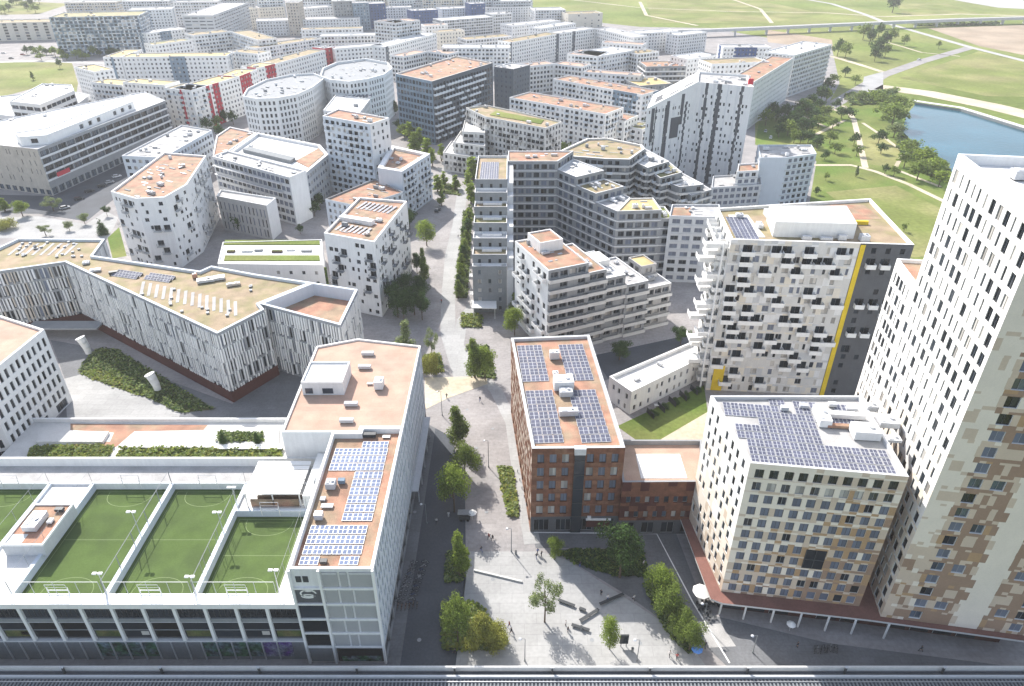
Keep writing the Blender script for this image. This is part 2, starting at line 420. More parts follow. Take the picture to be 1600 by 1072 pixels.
def roof_unit(root, p, z, lx, ly, h, rz=0, key='steel', name='rooftop_unit'):
    mb = MB(); u = Vector((math.cos(rz), math.sin(rz))); v = Vector((-u.y, u.x)); o = Vector((p[0], p[1])) - u * lx / 2 - v * ly / 2
    mb.ob(o, u, lx, ly, z + .25, z + h, key)
    for a in (.12, .88):
        q = o + u * lx * a; mb.ob(q + v * ly * .1 - u * .06, u, .12, ly * .8, z + .003, z + .248, 'darkmetal')
    if lx > 1.2 and ly > 1.2:
        c = o + u * lx * .5 + v * ly * .5; mb.ob(o + u * lx * .12 + v * ly * .12, u, lx * .3, ly * .76, z + h + .002, z + h + .12, 'lightgrey'); mb.tube((c.x + u.x * lx * .2, c.y + u.y * lx * .2, z + h + .002), (c.x + u.x * lx * .2, c.y + u.y * lx * .2, z + h + .3), min(lx, ly) * .16, 'metal', 8)
    mb.build(name, root)
def building(name, label, pg, z, wm='white', roof='roof_orange', st=None, z0=0, par=.7, parw=.35, pm=None, far=False, px=True, cat='building', group=None,
             root=None, units=0, edges=None, seed=None, fin=True, pz=None, wname='wall', nind=100, bare=False):
    """one building: wall (with cut window openings), roof, parapet, windows, balconies"""
    rng = random.Random(seed if seed is not None else hash(label) % 9973 if False else sum(map(ord, label or name)))
    if px: pg = [at(p[0], p[1], z if pz is None else pz) for p in pg]
    first = pg[0]; pg = ccw(pg)
    c = sum(pg, Vector((0, 0))) / len(pg)
    if root is None: root = empty(name, (c.x, c.y, z0), label, cat, group)
    st = st or S(); mb = MB(); wins = []; balcs = []
    n = len(pg)
    for i in range(n):
        a, b = pg[i], pg[(i + 1) % n]; s_ = st; k = wm
        if edges:
            e = edges(a, b, Vector(((b - a).y, -(b - a).x)).normalized())
            if e: s_, k = e
        facade(mb, a, b, z0, z, k, s_, wins, balcs, rng)
    mb.build(wname, root)
    ins = inset(pg, parw); zr = z - par
    if not bare:
        rb = MB(); rb.poly([(p.x, p.y, zr) for p in ins], roof); rb.build('roof', root)
        pb = MB(); pk = pm or wm
        for i in range(n):
            a, b, e, f = pg[i], pg[(i + 1) % n], ins[(i + 1) % n], ins[i]
            pb.poly([(a.x, a.y, z), (b.x, b.y, z), (e.x, e.y, z), (f.x, f.y, z)], pk)
            pb.poly([(f.x, f.y, z), (e.x, e.y, z), (e.x, e.y, zr), (f.x, f.y, zr)], pk)
        pb.build('parapet', root)
    if units:
        xs = [p.x for p in ins]; ys = [p.y for p in ins]; k = 0; t = 0; e = (pg[1] - pg[0]); rz = math.atan2(e.y, e.x); sm = inset(pg, 2.2)
        while k < units and t < 300:
            t += 1; q = (rng.uniform(min(xs), max(xs)), rng.uniform(min(ys), max(ys)))
            if inside(q, sm):
                roof_unit(root, q, zr, rng.uniform(.7, 2.8), rng.uniform(.7, 1.7), rng.uniform(.5, 1.6), rz, rng.choice(('steel', 'metal', 'white2', 'lightgrey', 'grey'))); k += 1
        if not far:
            vb = MB(); t = 0; u = e.normalized(); v = Vector((-u.y, u.x))
            while t < units * 4:
                t += 1; q = Vector((rng.uniform(min(xs), max(xs)), rng.uniform(min(ys), max(ys)))); a_, b_ = rng.uniform(.5, 4), rng.uniform(.25, .9)
                if all(inside(c_, sm) for c_ in (q, q + u * a_, q + v * b_)): vb.ob(q, u, a_, b_, zr + .004, zr + rng.uniform(.06, .35), rng.choice(('roof_grey', 'lightgrey', 'grey', 'roof_white', 'metal')), bottom=False)
            o_ = vb.build('roof_detail', root)
            if o_: o_['kind'] = 'stuff'
    if fin: finish(root, wins, balcs, far, nind); return root, pg, ins
    return root, pg, ins, wins, balcs
def solar(root, o, u, nx, ny, pw, ph, z, gapx=.12, gapy=.35, tilt=.12, key='solar', skip=None):
    u = Vector(u).normalized(); v = Vector((-u.y, u.x)); k = ('sol', pw, ph, tilt, key)
    if k not in WM:
        mb = MB(); h = ph * tilt
        mb.poly([(0, 0, .15), (pw, 0, .15), (pw, ph, .15 + h), (0, ph, .15 + h)], key)
        mb.poly([(0, 0, .1), (0, ph, .1 + h), (pw, ph, .1 + h), (pw, 0, .1)], 'metal')
        mb.poly([(0, ph, 0), (0, ph, .15 + h), (pw, ph, .15 + h), (pw, ph, 0)], 'metal'); mb.poly([(0, 0, 0), (pw, 0, 0), (pw, 0, .15), (0, 0, .15)], 'metal')
        f = .06
        for (x0, x1, y0, y1) in ((0, pw, 0, f), (0, pw, ph - f, ph), (0, f, f, ph - f), (pw - f, pw, f, ph - f), (pw / 2 - .04, pw / 2 + .04, f, ph - f), (f, pw / 2 - .04, ph / 2 - .03, ph / 2 + .03), (pw / 2 + .04, pw - f, ph / 2 - .03, ph / 2 + .03)):
            mb.poly([(x0, y0, .155 + y0 * tilt), (x1, y0, .155 + y0 * tilt), (x1, y1, .155 + y1 * tilt), (x0, y1, .155 + y1 * tilt)], 'steel')
        WM[k] = mb.mesh('solar_panel')
    o = Vector((o[0], o[1]))
    for i in range(nx):
        for j in range(ny):
            if skip and skip(i, j): continue
            p = o + u * i * (pw + gapx) + v * j * (ph + gapy)
            inst('solar_panel', WM[k], root, Matrix(((u.x, v.x, 0, p.x), (u.y, v.y, 0, p.y), (0, 0, 1, z + .02), (0, 0, 0, 1))))
HAZE = 0.00017
# ================================================================== front left: sports hall with pitches on its roof
SIDE = Vector((1, 0)); FWD = Vector((0, 1))
sh = empty('sports_hall', (-95, 98, 0), 'wide low hall with green football pitches on its roof and slanting white pillars', 'building')
HX0, HX1, HY0, HY1 = -150.0, -37.5, 80.9, 117.0
mb = MB()
mb.box(HX0, HX1, HY0, HY1, 6.4, 14.5, 'dark')                       # set back upper storey body
mb.box(HX0, HX1, HY0 + .3, HY1, 0, 6.0, 'midgrey')
mb.box(HX0, HX1, HY0 - .5, HY1, 6.0, 6.4, 'lightgrey')
mb.build('wall', sh)
mb = MB()
mb.box(HX0, HX1, HY0 - .6, 82.6, 15.2, 16.4, 'white')               # fascia and front walk
mb.box(HX0, HX1, 111.0, HY1, 14.503, 15.9, 'concpale', 'roof_grey')  # walkway top greyed to stand in for the parapet's shade
mb.box(HX0, HX1, HY1 - .5, HY1, 15.903, 18.1, 'white'); mb.box(HX0, HX1, 110.6, 111.0, 14.503, 16.4, 'white')
mb.box(-96.4, -88.2, 82.6, 110.6, 14.503, 15.8, 'roof_white')
mb.box(-55.2, -37.5, 103.4, 110.6, 14.503, 15.8, 'concpale')
mb.box(-97.1, -96.4, 82.6, 110.6, 14.503, 16.3, 'paleblue'); mb.box(-88.2, -87.4, 82.6, 110.6, 14.503, 16.3, 'paleblue')
mb.box(-71.6, -70.8, 82.6, 110.6, 14.503, 16.3, 'paleblue'); mb.box(-56.0, -55.2, 82.6, 110.6, 14.503, 16.3, 'paleblue')
mb.box(-55.2, -41.2, 102.7, 103.4, 14.503, 16.3, 'paleblue'); mb.box(-41.2, -37.5, 82.6, 103.4, 14.503, 16.0, 'roof_white')
mb.build('parapet', sh)
k = 0
x = -85.8 - 5.4 * 11
for i in range(20):                                                  # pillars of the front frame
    mb = MB(); xx = x + i * 5.4
    if xx > HX1 - .6: break
    mb.box(xx - .28, xx + .28, HY0 - .55, HY0 - .003, 6.403, 15.197, 'white'); mb.build('pillar', sh)
    a, b = xx + .28, min(xx + 5.12, HX1)
    mb = MB(); y = HY0 - .06
    rr = random.Random(i)
    mb.box(a, b, y - .05, HY0 - .003, 12.3, 15.0, 'glassdark')
    mb.box(a, b, y - .25, HY0 - .003, 11.2, 12.2, 'midgrey'); mb.box(a, b, y - .27, y - .25, 11.2, 11.35, 'steel')
    mb.box(a, b, y - .05, HY0 - .003, 7.0, 11.1, 'glassdark')
    for q in range(1, 5):
        u = a + (b - a) * q / 5; mb.box(u - .04, u + .04, y - .12, y - .051, 12.3, 15.0, 'darkmetal')
    mb.box(a, b, y - .12, y - .051, 8.9, 9.1, 'midgrey')
    if i % 3 == 1: mb.box(a + .3, b - .3, y - .1, y - .053, 7.2, 8.8, 'shrubbed')
    if i % 4 == 2: mb.box(a + 3, b - .5, y - .1, y - .053, 7.6, 8.6, 'curtain')
    mb.build('window', sh)
# ground floor shop front: grey panels, mullions and posters
for i in range(40):
    a = -150 + i * 2.75
    if a + 2.75 > HX1: break
    mb = MB(); y = HY0 + .3
    key = 'midgrey'
    if -96 < a < -78 : key = 'midgrey'
    if -77.5 < a < -66 or -58 < a < -48: key = 'poster'
    if -46.5 < a < -40: key = 'posterviolet'
    if a < -96: key = 'glassdark'
    mb.box(a + .12, a + 2.6, y - .08, y - .003, .9 if key.startswith('poster') else .3, 5.4, key)
    mb.box(a - .07, a + .07, y - .3, y - .003, .05, 5.9, 'lightgrey')
    mb.build('shop_window', sh)
# stair house on the roof
mb = MB(); mb.box(-94.3, -86.6, 91.6, 102.3, 15.803, 18.3, 'lightgrey', bottom=False); mb.build('stair_house', sh)
mb = MB(); mb.box(-94.3, -86.6, 91.6, 91.95, 18.303, 18.7, 'white'); mb.box(-94.3, -86.6, 101.95, 102.3, 18.303, 18.7, 'white'); mb.box(-94.3, -93.95, 91.953, 101.947, 18.303, 18.7, 'white'); mb.box(-86.95, -86.6, 91.953, 101.947, 18.303, 18.7, 'white')
mb.box(-93.94, -86.96, 91.96, 101.94, 18.305, 18.4, 'roof_orange'); mb.box(-93.94, -91, 91.97, 94.5, 18.402, 18.45, 'roof_white'); mb.build('stair_house_roof', sh)
roof_unit(sh, (-90.9, 97), 18.4, 2.6, 4.2, 1.5, 0, 'steel'); roof_unit(sh, (-88.3, 100.5), 18.4, 1.6, .8, .8, 0, 'darkmetal'); roof_unit(sh, (-88.4, 97.5), 18.4, .9, 1.2, .7, 0, 'white2')
# pitches
def pitch(x0, x1, y0, y1, label, small=False):
    root = empty('football_pitch', ((x0 + x1) / 2, (y0 + y1) / 2, 15.2), label, 'football pitch', 'football pitches on the hall roof')
    mb = MB(); mb.box(x0, x1, y0, y1, 14.503, 14.7, 'turf', bottom=False); mb.build('turf', root)
    mb = MB(); z = 14.704; cx = (x0 + x1) / 2; W = .09
    def ln(a, b, c, d): mb.poly([(a, c, z), (b, c, z), (b, d, z), (a, d, z)], 'line')
    m = .7
    ln(x0 + m, x1 - m, y0 + m, y0 + m + W); ln(x0 + m, x1 - m, y1 - m - W, y1 - m); ln(x0 + m, x0 + m + W, y0 + m + W, y1 - m - W); ln(x1 - m - W, x1 - m, y0 + m + W, y1 - m - W)
    cy = (y0 + y1) / 2; ln(x0 + m + W, x1 - m - W, cy - W / 2, cy + W / 2)
    for sy, yy in ((1, y0 + m + W), (-1, y1 - m - W)):
        pts = []
        for t in range(0, 17):
            a = math.pi * t / 16; pts.append((cx + 4.6 * math.cos(a), yy + sy * 4.2 * math.sin(a) ** .7 if math.sin(a) > 0 else yy))
        for p, q in zip(pts, pts[1:]):
            v = (Vector(q) - Vector(p)); n = Vector((-v.y, v.x)).normalized() * W
            mb.poly([(p[0], p[1], z), (q[0], q[1], z), (q[0] + n.x, q[1] + n.y, z), (p[0] + n.x, p[1] + n.y, z)], 'line')
    mb.build('white_marking', root)
    # low ball fence on posts along the sides
    mb = MB(); fr = MB()
    H_ = 19.6
    for xx in (x0 - .35, x1 + .35):
        n = 5
        for i in range(n + 1):
            yy = y0 + (y1 - y0) * i / n; mb.tube((xx, yy, 16.303), (xx, yy, H_), .045, 'grey', 5)
        for zz in (H_,): mb.tube((xx, y0, zz), (xx, y1, zz), .03, 'grey', 4)
    for yy in (y0 - .1,):
        for i in range(0, 5):
            xx = x0 + (x1 - x0) * i / 4; mb.tube((xx, yy - .1, 16.403), (xx, yy - .1, H_), .05, 'lightgrey', 5)
        mb.tube((x0, yy - .1, H_), (x1, yy - .1, H_), .05, 'white', 4)
    mb.build('ball_fence', root)
    for yy, s in ((y0 + .2, -1), (y1 - .2, 1)):
        g = empty('football_goal', (cx, yy, 15.3)); g.parent = root; g.location = Vector((cx, yy, 15.3)) - root.location; ORG[g.name] = Vector((cx, yy, 15.3))
        mb = MB(); a, b = cx - 1.8, cx + 1.8
        for xx in (a, b):
            mb.tube((xx, yy, 15.303), (xx, yy, 17.6), .09, 'white', 6); mb.tube((xx, yy, 17.0), (xx, yy + s * .2, 18.6), .05, 'lightgrey', 5)
        mb.tube((a, yy, 17.0), (b, yy, 17.0), .09, 'white', 6); mb.tube((a, yy + s * .2, 18.6), (b, yy + s * .2, 18.6), .05, 'lightgrey', 5); mb.tube((a, yy + s * .1, 17.8), (b, yy + s * .1, 17.8), .03, 'lightgrey', 5)
        mb.build('goal_frame', g)
    return root
pitch(-112.5, -97.1, 82.6, 110.6, 'green turf pitch cut by the photo edge, left of the stair house')
pitch(-87.4, -71.6, 82.6, 110.6, 'green turf pitch just right of the orange roofed stair house')
pitch(-70.8, -56.0, 82.6, 110.6, 'middle green turf pitch between two long white walls')
pitch(-55.2, -41.2, 82.6, 102.7, 'shorter green turf pitch in front of the white pergola')
def mast(x, y, z0, z1, label):
    r = empty('floodlight_mast', (x, y, z0), label, 'floodlight', 'floodlights around the roof pitches')
    mb = MB(); mb.tube((x, y, z0 + .003), (x, y, z1), .09, 'steel', 6, .06); mb.build('pole', r)
    mb = MB(); mb.box(x - .75, x + .75, y - .1, y + .1, z1 - .02, z1 + .08, 'steel'); mb.build('crossbar', r)
    for s in (-.5, .5):
        mb = MB(); mb.ob((x + s - .35, y - .45), (1, .0), .7, .5, z1 + .09, z1 + .34, 'white'); mb.build('lamp_head', r)
    return r
for (x, y, z1, lb) in ((-71.2, 82.9, 21.2, 'white floodlight at the front corner of the pitch beside the stair house'), (-55.6, 83.0, 20.3, 'white floodlight at the front corner between the middle and the short pitch'), (-71.2, 96.2, 22.5, 'white floodlight halfway along the wall left of the middle pitch'), (-55.6, 97.0, 21.6, 'white floodlight halfway along the wall right of the middle pitch'), (-55.6, 104.5, 20.9, 'white floodlight at the back of the middle pitch near the pergola'), (-41.0, 83.2, 21.7, 'white floodlight at the front right corner of the short pitch')):
    mast(x, y, 16.3 if x < -50 else 16.0, z1, lb)
# pergola terrace between pitch and solar roof
pg_ = empty('pergola', (-47.5, 107, 15.8), 'white slatted pergola roof beside the short football pitch', 'pergola')
mb = MB()
for i in range(7): mb.box(-53.6, -42.4, 104.3 + i * 1.45, 105.5 + i * 1.45, 19.2, 19.35, 'awning')
mb.build('slat_roof', pg_)
for xx in (-53.4, -48, -42.6):
    for yy in (104.5, 113.9): 
        mb = MB(); mb.box(xx - .1, xx + .1, yy - .1, yy + .1, 15.803 if yy < 110 else 15.903, 19.19, 'white'); mb.build('post', pg_)
mb = MB(); mb.box(-52.6, -43, 104.4, 104.7, 15.803, 17.6, 'roof_orange'); mb.box(-52, -43, 106.4, 106.9, 15.803, 16.6, 'bark'); mb.build('bench', pg_)
mb = MB(); mb.box(-41.6, -38.0, 103.6, 116.5, 15.803, 19.5, 'white', bottom=False); mb.build('side_room', sh)
roof_unit(sh, (-39.4, 107), 19.5, 1, 1, 1.2, 0, 'midgrey')
# ================================================================== office block with blue solar roof
lab = 'white L-shaped block with blue solar panels and peach flat roof beside the football pitches'
stg = S(fh=3.55, gf=4.6, bw=1.75, ww=.85, wh=2.3, sill=.6, jit=.8, kinds=('dD', 'dD', 'b'), top=.6, dep=.3, gbw=4.5, gww=3.9, gwh=3.6, gmat='grey', edge=.3)
blank = S(ww=0)
def so_edges(a, b, N):
    if N.x > .9: return stg, 'paleblue'
    if N.y < -.9 and a.y > 100: return blank, 'white2'
    if N.y < -.9: return blank, 'white2'
    return blank, 'white'
rt, pgf, insf = building('solar_block', lab, [(-37.4, 80.6), (-23.1, 80.6), (-23.1, 118.5), (-32, 118.5), (-32, 116.85), (-37.9, 116.85)], 25, roof='roof_orange', st=blank, edges=so_edges, px=False, par=1.3, parw=.55, pm='white')
building('x', 'solar rear', [(-23.1, 118.502), (-23.1, 151.7), (-39.6, 155.2), (-49.4, 151.4), (-48.6, 116.9), (-32.004, 116.9), (-32.004, 118.502)], 25, roof='roof_peach', st=blank, edges=so_edges, px=False, par=.45, parw=.45, pm='white', root=rt)
# front of it: white frame grid, grey panels, sign
fy = 80.6
mb = MB(); zs = [24.6, 20.6, 16.6, 12.6, 8.8, 4.9]
cols = [-37.4, -32.5, -32.1, -29.2, -28.9, -27.3, -27.0, -23.1]
for i in range(5):
    z1, z0_ = zs[i] - .35, zs[i + 1]
    if i > 0:
        mb.box(-37.0, -32.6, fy - .1, fy - .003, z0_, z1, 'dark' if i == 1 else ('glassdark' if i > 1 else 'lightgrey'))
    for (a, b) in (((-31.9, -29.3), (-28.9, -27.7), (-27.3, -23.5)) if i % 2 == 0 else ((-31.9, -29.7), (-29.3, -27.2), (-26.8, -23.5))):
        q = MB(); q.box(a, b, fy - .14, fy - .003, z0_, z1, 'panelgrey'); q.box(a + .05, b - .05, fy - .17, fy - .141, z1 - .5, z1 - .1, 'lightgrey'); q.build('facade_panel', rt)
mb.build('glazing', rt)
mb = MB()
for a in (-37.4, -32.5, -23.45): mb.box(a, a + .4 if a > -30 else a + .42, fy - .5, fy - .003, .02, 24.9, 'white')
for z in zs[1:]: mb.box(-36.97, -32.51, fy - .4, fy - .003, z - .35, z - .003, 'white'); mb.box(-32.07, -23.46, fy - .4, fy - .003, z - .35, z - .003, 'white')
mb.build('front_frame', rt)
mb = MB(); mb.box(-31.9, -23.6, fy - .1, fy - .003, .3, 4.4, 'glassdark'); mb.box(-36.9, -32.6, fy - .1, fy - .003, .3, 4.4, 'midgrey'); mb.box(-31.2, -24, fy - .16, fy - .103, .5, 1.9, 'poster'); mb.build('shop_window', rt)
# pale swirl emblem on the dark panel
mb = MB()
for (cx, cz, rx, rz, t) in ((-34.8, 19.0, 1.45, .95, .3), (-34.9, 18.3, 1.25, .55, .28), (-34.7, 19.8, .9, .4, .25)):
    for i in range(28):
        a0, a1 = [2 * math.pi * (i + e) / 28 for e in (0, 1)]
        if 24 < i: continue
        P_ = [(cx + rx * math.cos(a0), fy - .13, cz + rz * math.sin(a0)), (cx + rx * math.cos(a1), fy - .13, cz + rz * math.sin(a1)), (cx + (rx - t) * math.cos(a1), fy - .13, cz + (rz - t) * math.sin(a1)), (cx + (rx - t) * math.cos(a0), fy - .13, cz + (rz - t) * math.sin(a0))]
        mb.poly(P_, 'white')
mb.build('emblem', rt)
mb = MB(); mb.box(-36.4, -35.5, fy - .1, fy - .003, 21.8, 23.2, 'darkmetal'); mb.box(-35.2, -34.3, fy - .1, fy - .003, 21.8, 23.2, 'darkmetal'); mb.build('sign_letter', rt)
zr = 23.7
solar(rt, (-36.2, 82.4), (1, 0), 2, 1, 1.55, 1.9, zr, key='solarcell', tilt=.03); solar(rt, (-29.4, 82.4), (1, 0), 2, 1, 1.55, 1.9, zr, key='solarcell', tilt=.03)
solar(rt, (-36.2, 84.75), (1, 0), 6, 3, 1.6, 2.0, zr, key='solarcell', tilt=.03)
solar(rt, (-31.0, 92.6), (1, 0), 3, 6, 1.75, 1.9, zr, key='solarcell', tilt=.03)
solar(rt, (-36.4, 106.2), (1, 0), 6, 3, 1.7, 2.0, zr, key='solarcell', tilt=.03); solar(rt, (-31.1, 113.2), (1, 0), 3, 1, 1.7, 1.9, zr, key='solarcell', tilt=.03)
for (x, y, a, b, h, kk) in ((-35.2, 93.2, 1.5, 1.2, 1.5, 'steel'), (-34.4, 96.2, 2.2, 1.0, .5, 'white'), (-35.6, 98.0, 1, 1, .6, 'lightgrey'), (-34.8, 101.5, 1.8, 1.8, 1.6, 'lightgrey'), (-33.0, 102.6, 1.3, .9, 1.1, 'bluegrey'), (-32.0, 82.9, 1.2, .8, .8, 'darkmetal'), (-30.3, 116.8, 3.2, .9, 1.0, 'darkmetal'), (-26.5, 116.6, 1.6, .8, .4, 'white')):
    roof_unit(rt, (x, y), zr, a, b, h, 0, kk)
mb = MB(); mb.box(-47.6, -38.2, 130.9, 139.5, 24.56, 27.6, 'white2', bottom=False); mb.build('roof_house', rt)
mb = MB()
for (a, b, c, d) in ((-47.6, -38.2, 130.9, 131.2), (-47.6, -38.2, 139.2, 139.5), (-47.6, -47.3, 131.2, 139.2), (-38.5, -38.2, 131.2, 139.2)): mb.box(a, b, c, d, 27.603, 28.1, 'white')
mb.box(-47.2, -38.6, 131.3, 139.1, 27.603, 27.65, 'roof_white'); mb.build('roof_house_parapet', rt)
mb = MB(); mb.box(-46.9, -45.2, 130.8, 130.897, 25.0, 26.4, 'glassblue'); mb.box(-43, -40.6, 130.8, 130.897, 25.0, 26.4, 'glassblue'); mb.build('roof_house_window', rt)
for (px, py) in ((575, 555), (570, 576), (549, 634), (542, 660)):
    p = at(px, py, 24.6); roof_unit(rt, p, 24.55, 3.0, 1.0, 1.0, 0, 'lightgrey', 'skylight')
p = at(593, 605, 24.6); roof_unit(rt, p, 24.55, 2.0, 2.6, 2.2, 0, 'white2'); p = at(578, 601, 24.6); roof_unit(rt, p, 24.55, 1.2, .6, .5, 0, 'steel')
mb = MB(); mb.box(-23.097, -21.6, 121, 149, 4.2, 4.5, 'lightgrey'); 
for yy in range(122, 149, 6): mb.box(-21.9, -21.65, yy, yy + .25, .02, 4.197, 'steel')
mb.build('arcade_canopy', rt)
# ================================================================== school with white slats
slat = S(fh=4.4, gf=0, bw=1.3, ww=.8, wh=3.5, sill=.45, jit=.5, kinds=('dD', 'dD', 'dD', 's'), top=.8, dep=.15, fins=(('white', 'white2', 'white'), .92, .4, .28), edge=.2)
slatb = S(slat, fins=(('white2', 'beige', 'concpale'), .95, .42, .3))
spx = [(-70, 418), (28, 372), (164, 373), (145, 399), (312, 423), (330, 415), (400, 428), (488, 441), (405, 474), (413, 483), (339, 521), (101, 409), (-90, 436)]
def sch_e(a, b, N):
    m = (a + b) / 2
    return (slatb if m.x < -150 else slat), 'grey'
sc_, spg, sins = building('school', 'long zigzag school clad in white vertical slats with planted roof', spx, 22.4, wm='grey', roof='roof_beige', st=slat, edges=sch_e, par=.9, parw=.8, pm='paleblue', z0=0, fin=True)
# dark red recessed base is shown as a skirt just outside the glazing line
mb = MB(); n = len(spg); out = inset(spg, -.42)
for i in range(n):
    a, b, c, d = spg[i], spg[(i + 1) % n], out[(i + 1) % n], out[i]
    if (b - a).y * 0 + (b - a).x * -1 < 1e9:
        mb.poly([(d.x, d.y, .02), (c.x, c.y, .02), (c.x, c.y, 3.4), (d.x, d.y, 3.4)], 'maroon'); mb.poly([(d.x, d.y, 3.4), (c.x, c.y, 3.4), (b.x, b.y, 3.4), (a.x, a.y, 3.4)], 'maroon')
mb.build('plinth', sc_)
building('x', 'school wing', [(488.3, 441.2), (559, 452), (532, 508), (405.5, 474.3)], 22.38, wm='grey', roof='roof_orange', st=slat, par=4.0, parw=.8, pm='paleblue', root=sc_, nind=60)
rr = random.Random(5)
for (p0, p1, n) in (((150, 425), (300, 440), 2), ):
    pass
for i in range(2):
    a = at(180 + i * 50, 421 + i * 5, 22.4); d = (at(280, 437, 22.4) - at(180, 423, 22.4)).normalized()
    solar(sc_, a - Vector((0, 3.0)), d, 4, 2, 2.2, 1.5, 21.5, tilt=.45)
for (px, py, a, b, h, k) in ((322, 440, 5, 2.2, 1.1, 'steel'), (338, 437, 5, 2.2, 1.1, 'steel'), (365, 446, 4, 1.6, .9, 'beige'), (305, 434, 1.4, 1.4, 1.4, 'roof_orange'), (150, 424, 3, 1.4, .9, 'steel'), (178, 428, 2.6, 1.2, 1.0, 'darkmetal'), (135, 412, 2, 2, .8, 'lightgrey')):
    p = at(px, py, 21.6); roof_unit(sc_, p, 21.5, a, b, h, .35, k)
for i in range(46):
    px, py = rr.choice([(rr.uniform(200, 400), 0), (rr.uniform(20, 130), 1)])
    if py == 0: py = rr.uniform(436, 500)
    else: py = rr.uniform(378, 402)
    p = at(px, py, 21.6)
    if inside(p, inset(spg, 1.5)): roof_unit(sc_, p, 21.5, .8, .8, .55, .3, 'lightgrey', 'roof_vent')
mb = MB()
for i in range(0):                                                 # pale service strips on the roof
    p = at(222 + i * 11, 440 + i * 2.4, 21.6); u = Vector((.35, -1)).normalized()
    q = p + u * 9
    if inside(p, sins) and inside(q, sins): mb.ob(p, u, 9, .9, 21.503, 21.58, 'roof_grey')
for i in range(0):
    p = at(22 + i * 12, 380, 21.6); u = Vector((.1, -1)).normalized()
    if inside(p + u * 10, sins): mb.ob(p, u, 10, .9, 21.503, 21.58, 'roof_grey')
for i in range(23):                                                 # pale service strips on the roof
    if i < 14: p = at(222 + i * 11, 440 + i * 2.4, 21.6); u = Vector((.35, -1)).normalized(); q = p + u * 9
    else: p = at(22 + (i - 14) * 12, 380, 21.6); u = Vector((.1, -1)).normalized(); q = p + u * 10
    if inside(p, sins) and inside(q, sins): mb = MB(); mb.ob(p, u, (q - p).length, .9, 21.503, 21.58, 'roof_grey'); mb.build('roof_walkway', sc_)
mb = MB(); a = at(70, 515, 3.5); mb.box(-157, -134, 196.5, 201.5, 3.5, 4.0, 'grey'); mb.build('entrance_canopy', sc_)
# ================================================================== white block at the left edge
st4 = S(fh=3.55, gf=3.0, bw=2.05, ww=1.05, wh=2.6, sill=.5, kinds=('dD', 'dD', 'd'), jit=.2, top=1.0, dep=.2, gbw=6, gww=4.5)
b4, _, _ = building('office_block', 'white block with rows of tall slot windows and peach roof at the left edge', [(-124.9, 162.5), (-126.3, 138.0), (-150, 128), (-175, 160), (-141, 170)], 23.5, roof='roof_peach', st=st4, px=False, par=.6, parw=.6)
# ================================================================== roof terrace between hall and school
tr = empty('garden_terrace', (-88, 132, 0), 'low terrace with white ramps, orange deck and planting behind the football pitches', 'terrace')
Z5 = 4.0
mb = MB(); mb.box(-126.1, -49.3, 117.5, 148.0, 0, Z5, 'white2', 'concpale'); mb.build('deck', tr)
def tpoly(name, px, z0, z1, side, top, parent):
    mb = MB(); mb.prism(ccw([at(a, b, z1) for a, b in px]), z0, z1, side, top, bottom=False); return mb.build(name, parent)
mb = MB(); mb.poly([(p.x, p.y, Z5 + .004) for p in ccw([at(a, b, Z5) for a, b in ((110, 662), (325, 664), (318, 672), (210, 674), (182, 698), (165, 704), (85, 706), (120, 692), (172, 690), (178, 676), (110, 672))])], 'roof_orange'); mb.build('orange_path', tr)
tpoly('ramp', ((62, 672), (170, 674), (160, 690), (55, 690)), Z5, Z5 + .8, 'white', 'concpale', tr)
tpoly('ramp', ((205, 678), (318, 680), (322, 684), (330, 699), (190, 699)), Z5, Z5 + .8, 'white', 'roof_white', tr)
mb = MB(); mb.box(-126.0, -49.4, 147.3, 147.9, Z5 + .003, Z5 + 1.1, 'white'); mb.build('terrace_wall', tr)
tpoly('planter_wall', ((330, 668), (436, 668), (436, 700), (332, 700)), Z5, Z5 + .5, 'white', 'concpale', tr)
mb = MB(); pb = at(388, 700, Z5); mb.box(pb.x - 8, pb.x + 9, pb.y - 1.6, pb.y + .2, Z5 + .9, Z5 + 1.1, 'awning'); 
for s in (-7.5, 8.4): mb.box(pb.x + s, pb.x + s + .15, pb.y - 1, pb.y - .85, Z5 + .5, Z5 + .897, 'steel')
mb.build('canopy_roof', tr)
# ================================================================== brick block with solar roof
br_l = S(fh=3.8, gf=4.0, bw=1.9, ww=.75, wh=2.6, sill=.6, jit=.5, kinds=('d', 'c', 'cW'), top=.7, dep=.35, pan=lambda u, v, r: r.choice(('brick', 'brick2', 'brick', 'brickpale', 'brickpale')), cell=.9, gmat='brick2')
br_f = S(fh=3.8, gf=4.6, bw=2.5, ww=1.45, wh=2.4, sill=.8, kinds=('sD', 's', 'sD', 'c'), top=1.2, dep=.3, pan=lambda u, v, r: r.choice(('brick', 'brick', 'brick2')), cell=2.4, gmat='dark', gbw=4, gww=3.4, gwh=3.6)
brk, bpg, bins = building('brick_block', 'rust brown brick block with two fields of solar panels on its roof', [(-.3, 157.2), (20.3, 158.8), (23.4, 113.0), (4.1, 112.7)], 24, wm='brick', roof='roof_orange', st=br_f, px=False, par=.8, parw=.7, pm='lightgrey',
    edges=lambda a, b, N: (br_l, 'brick') if N.x < -.8 else None)
mb = MB(); mb.box(13.0, 15.2, 112.35, 113.2, .1, 22.6, 'glassdark'); mb.box(12.9, 15.3, 112.2, 113.4, 22.6, 24.25, 'steel')
for z in (5, 9, 13, 17, 21): mb.box(13.0, 15.2, 112.25, 112.35, z, z + .2, 'darkmetal')
mb.build('glazed_stair', brk)
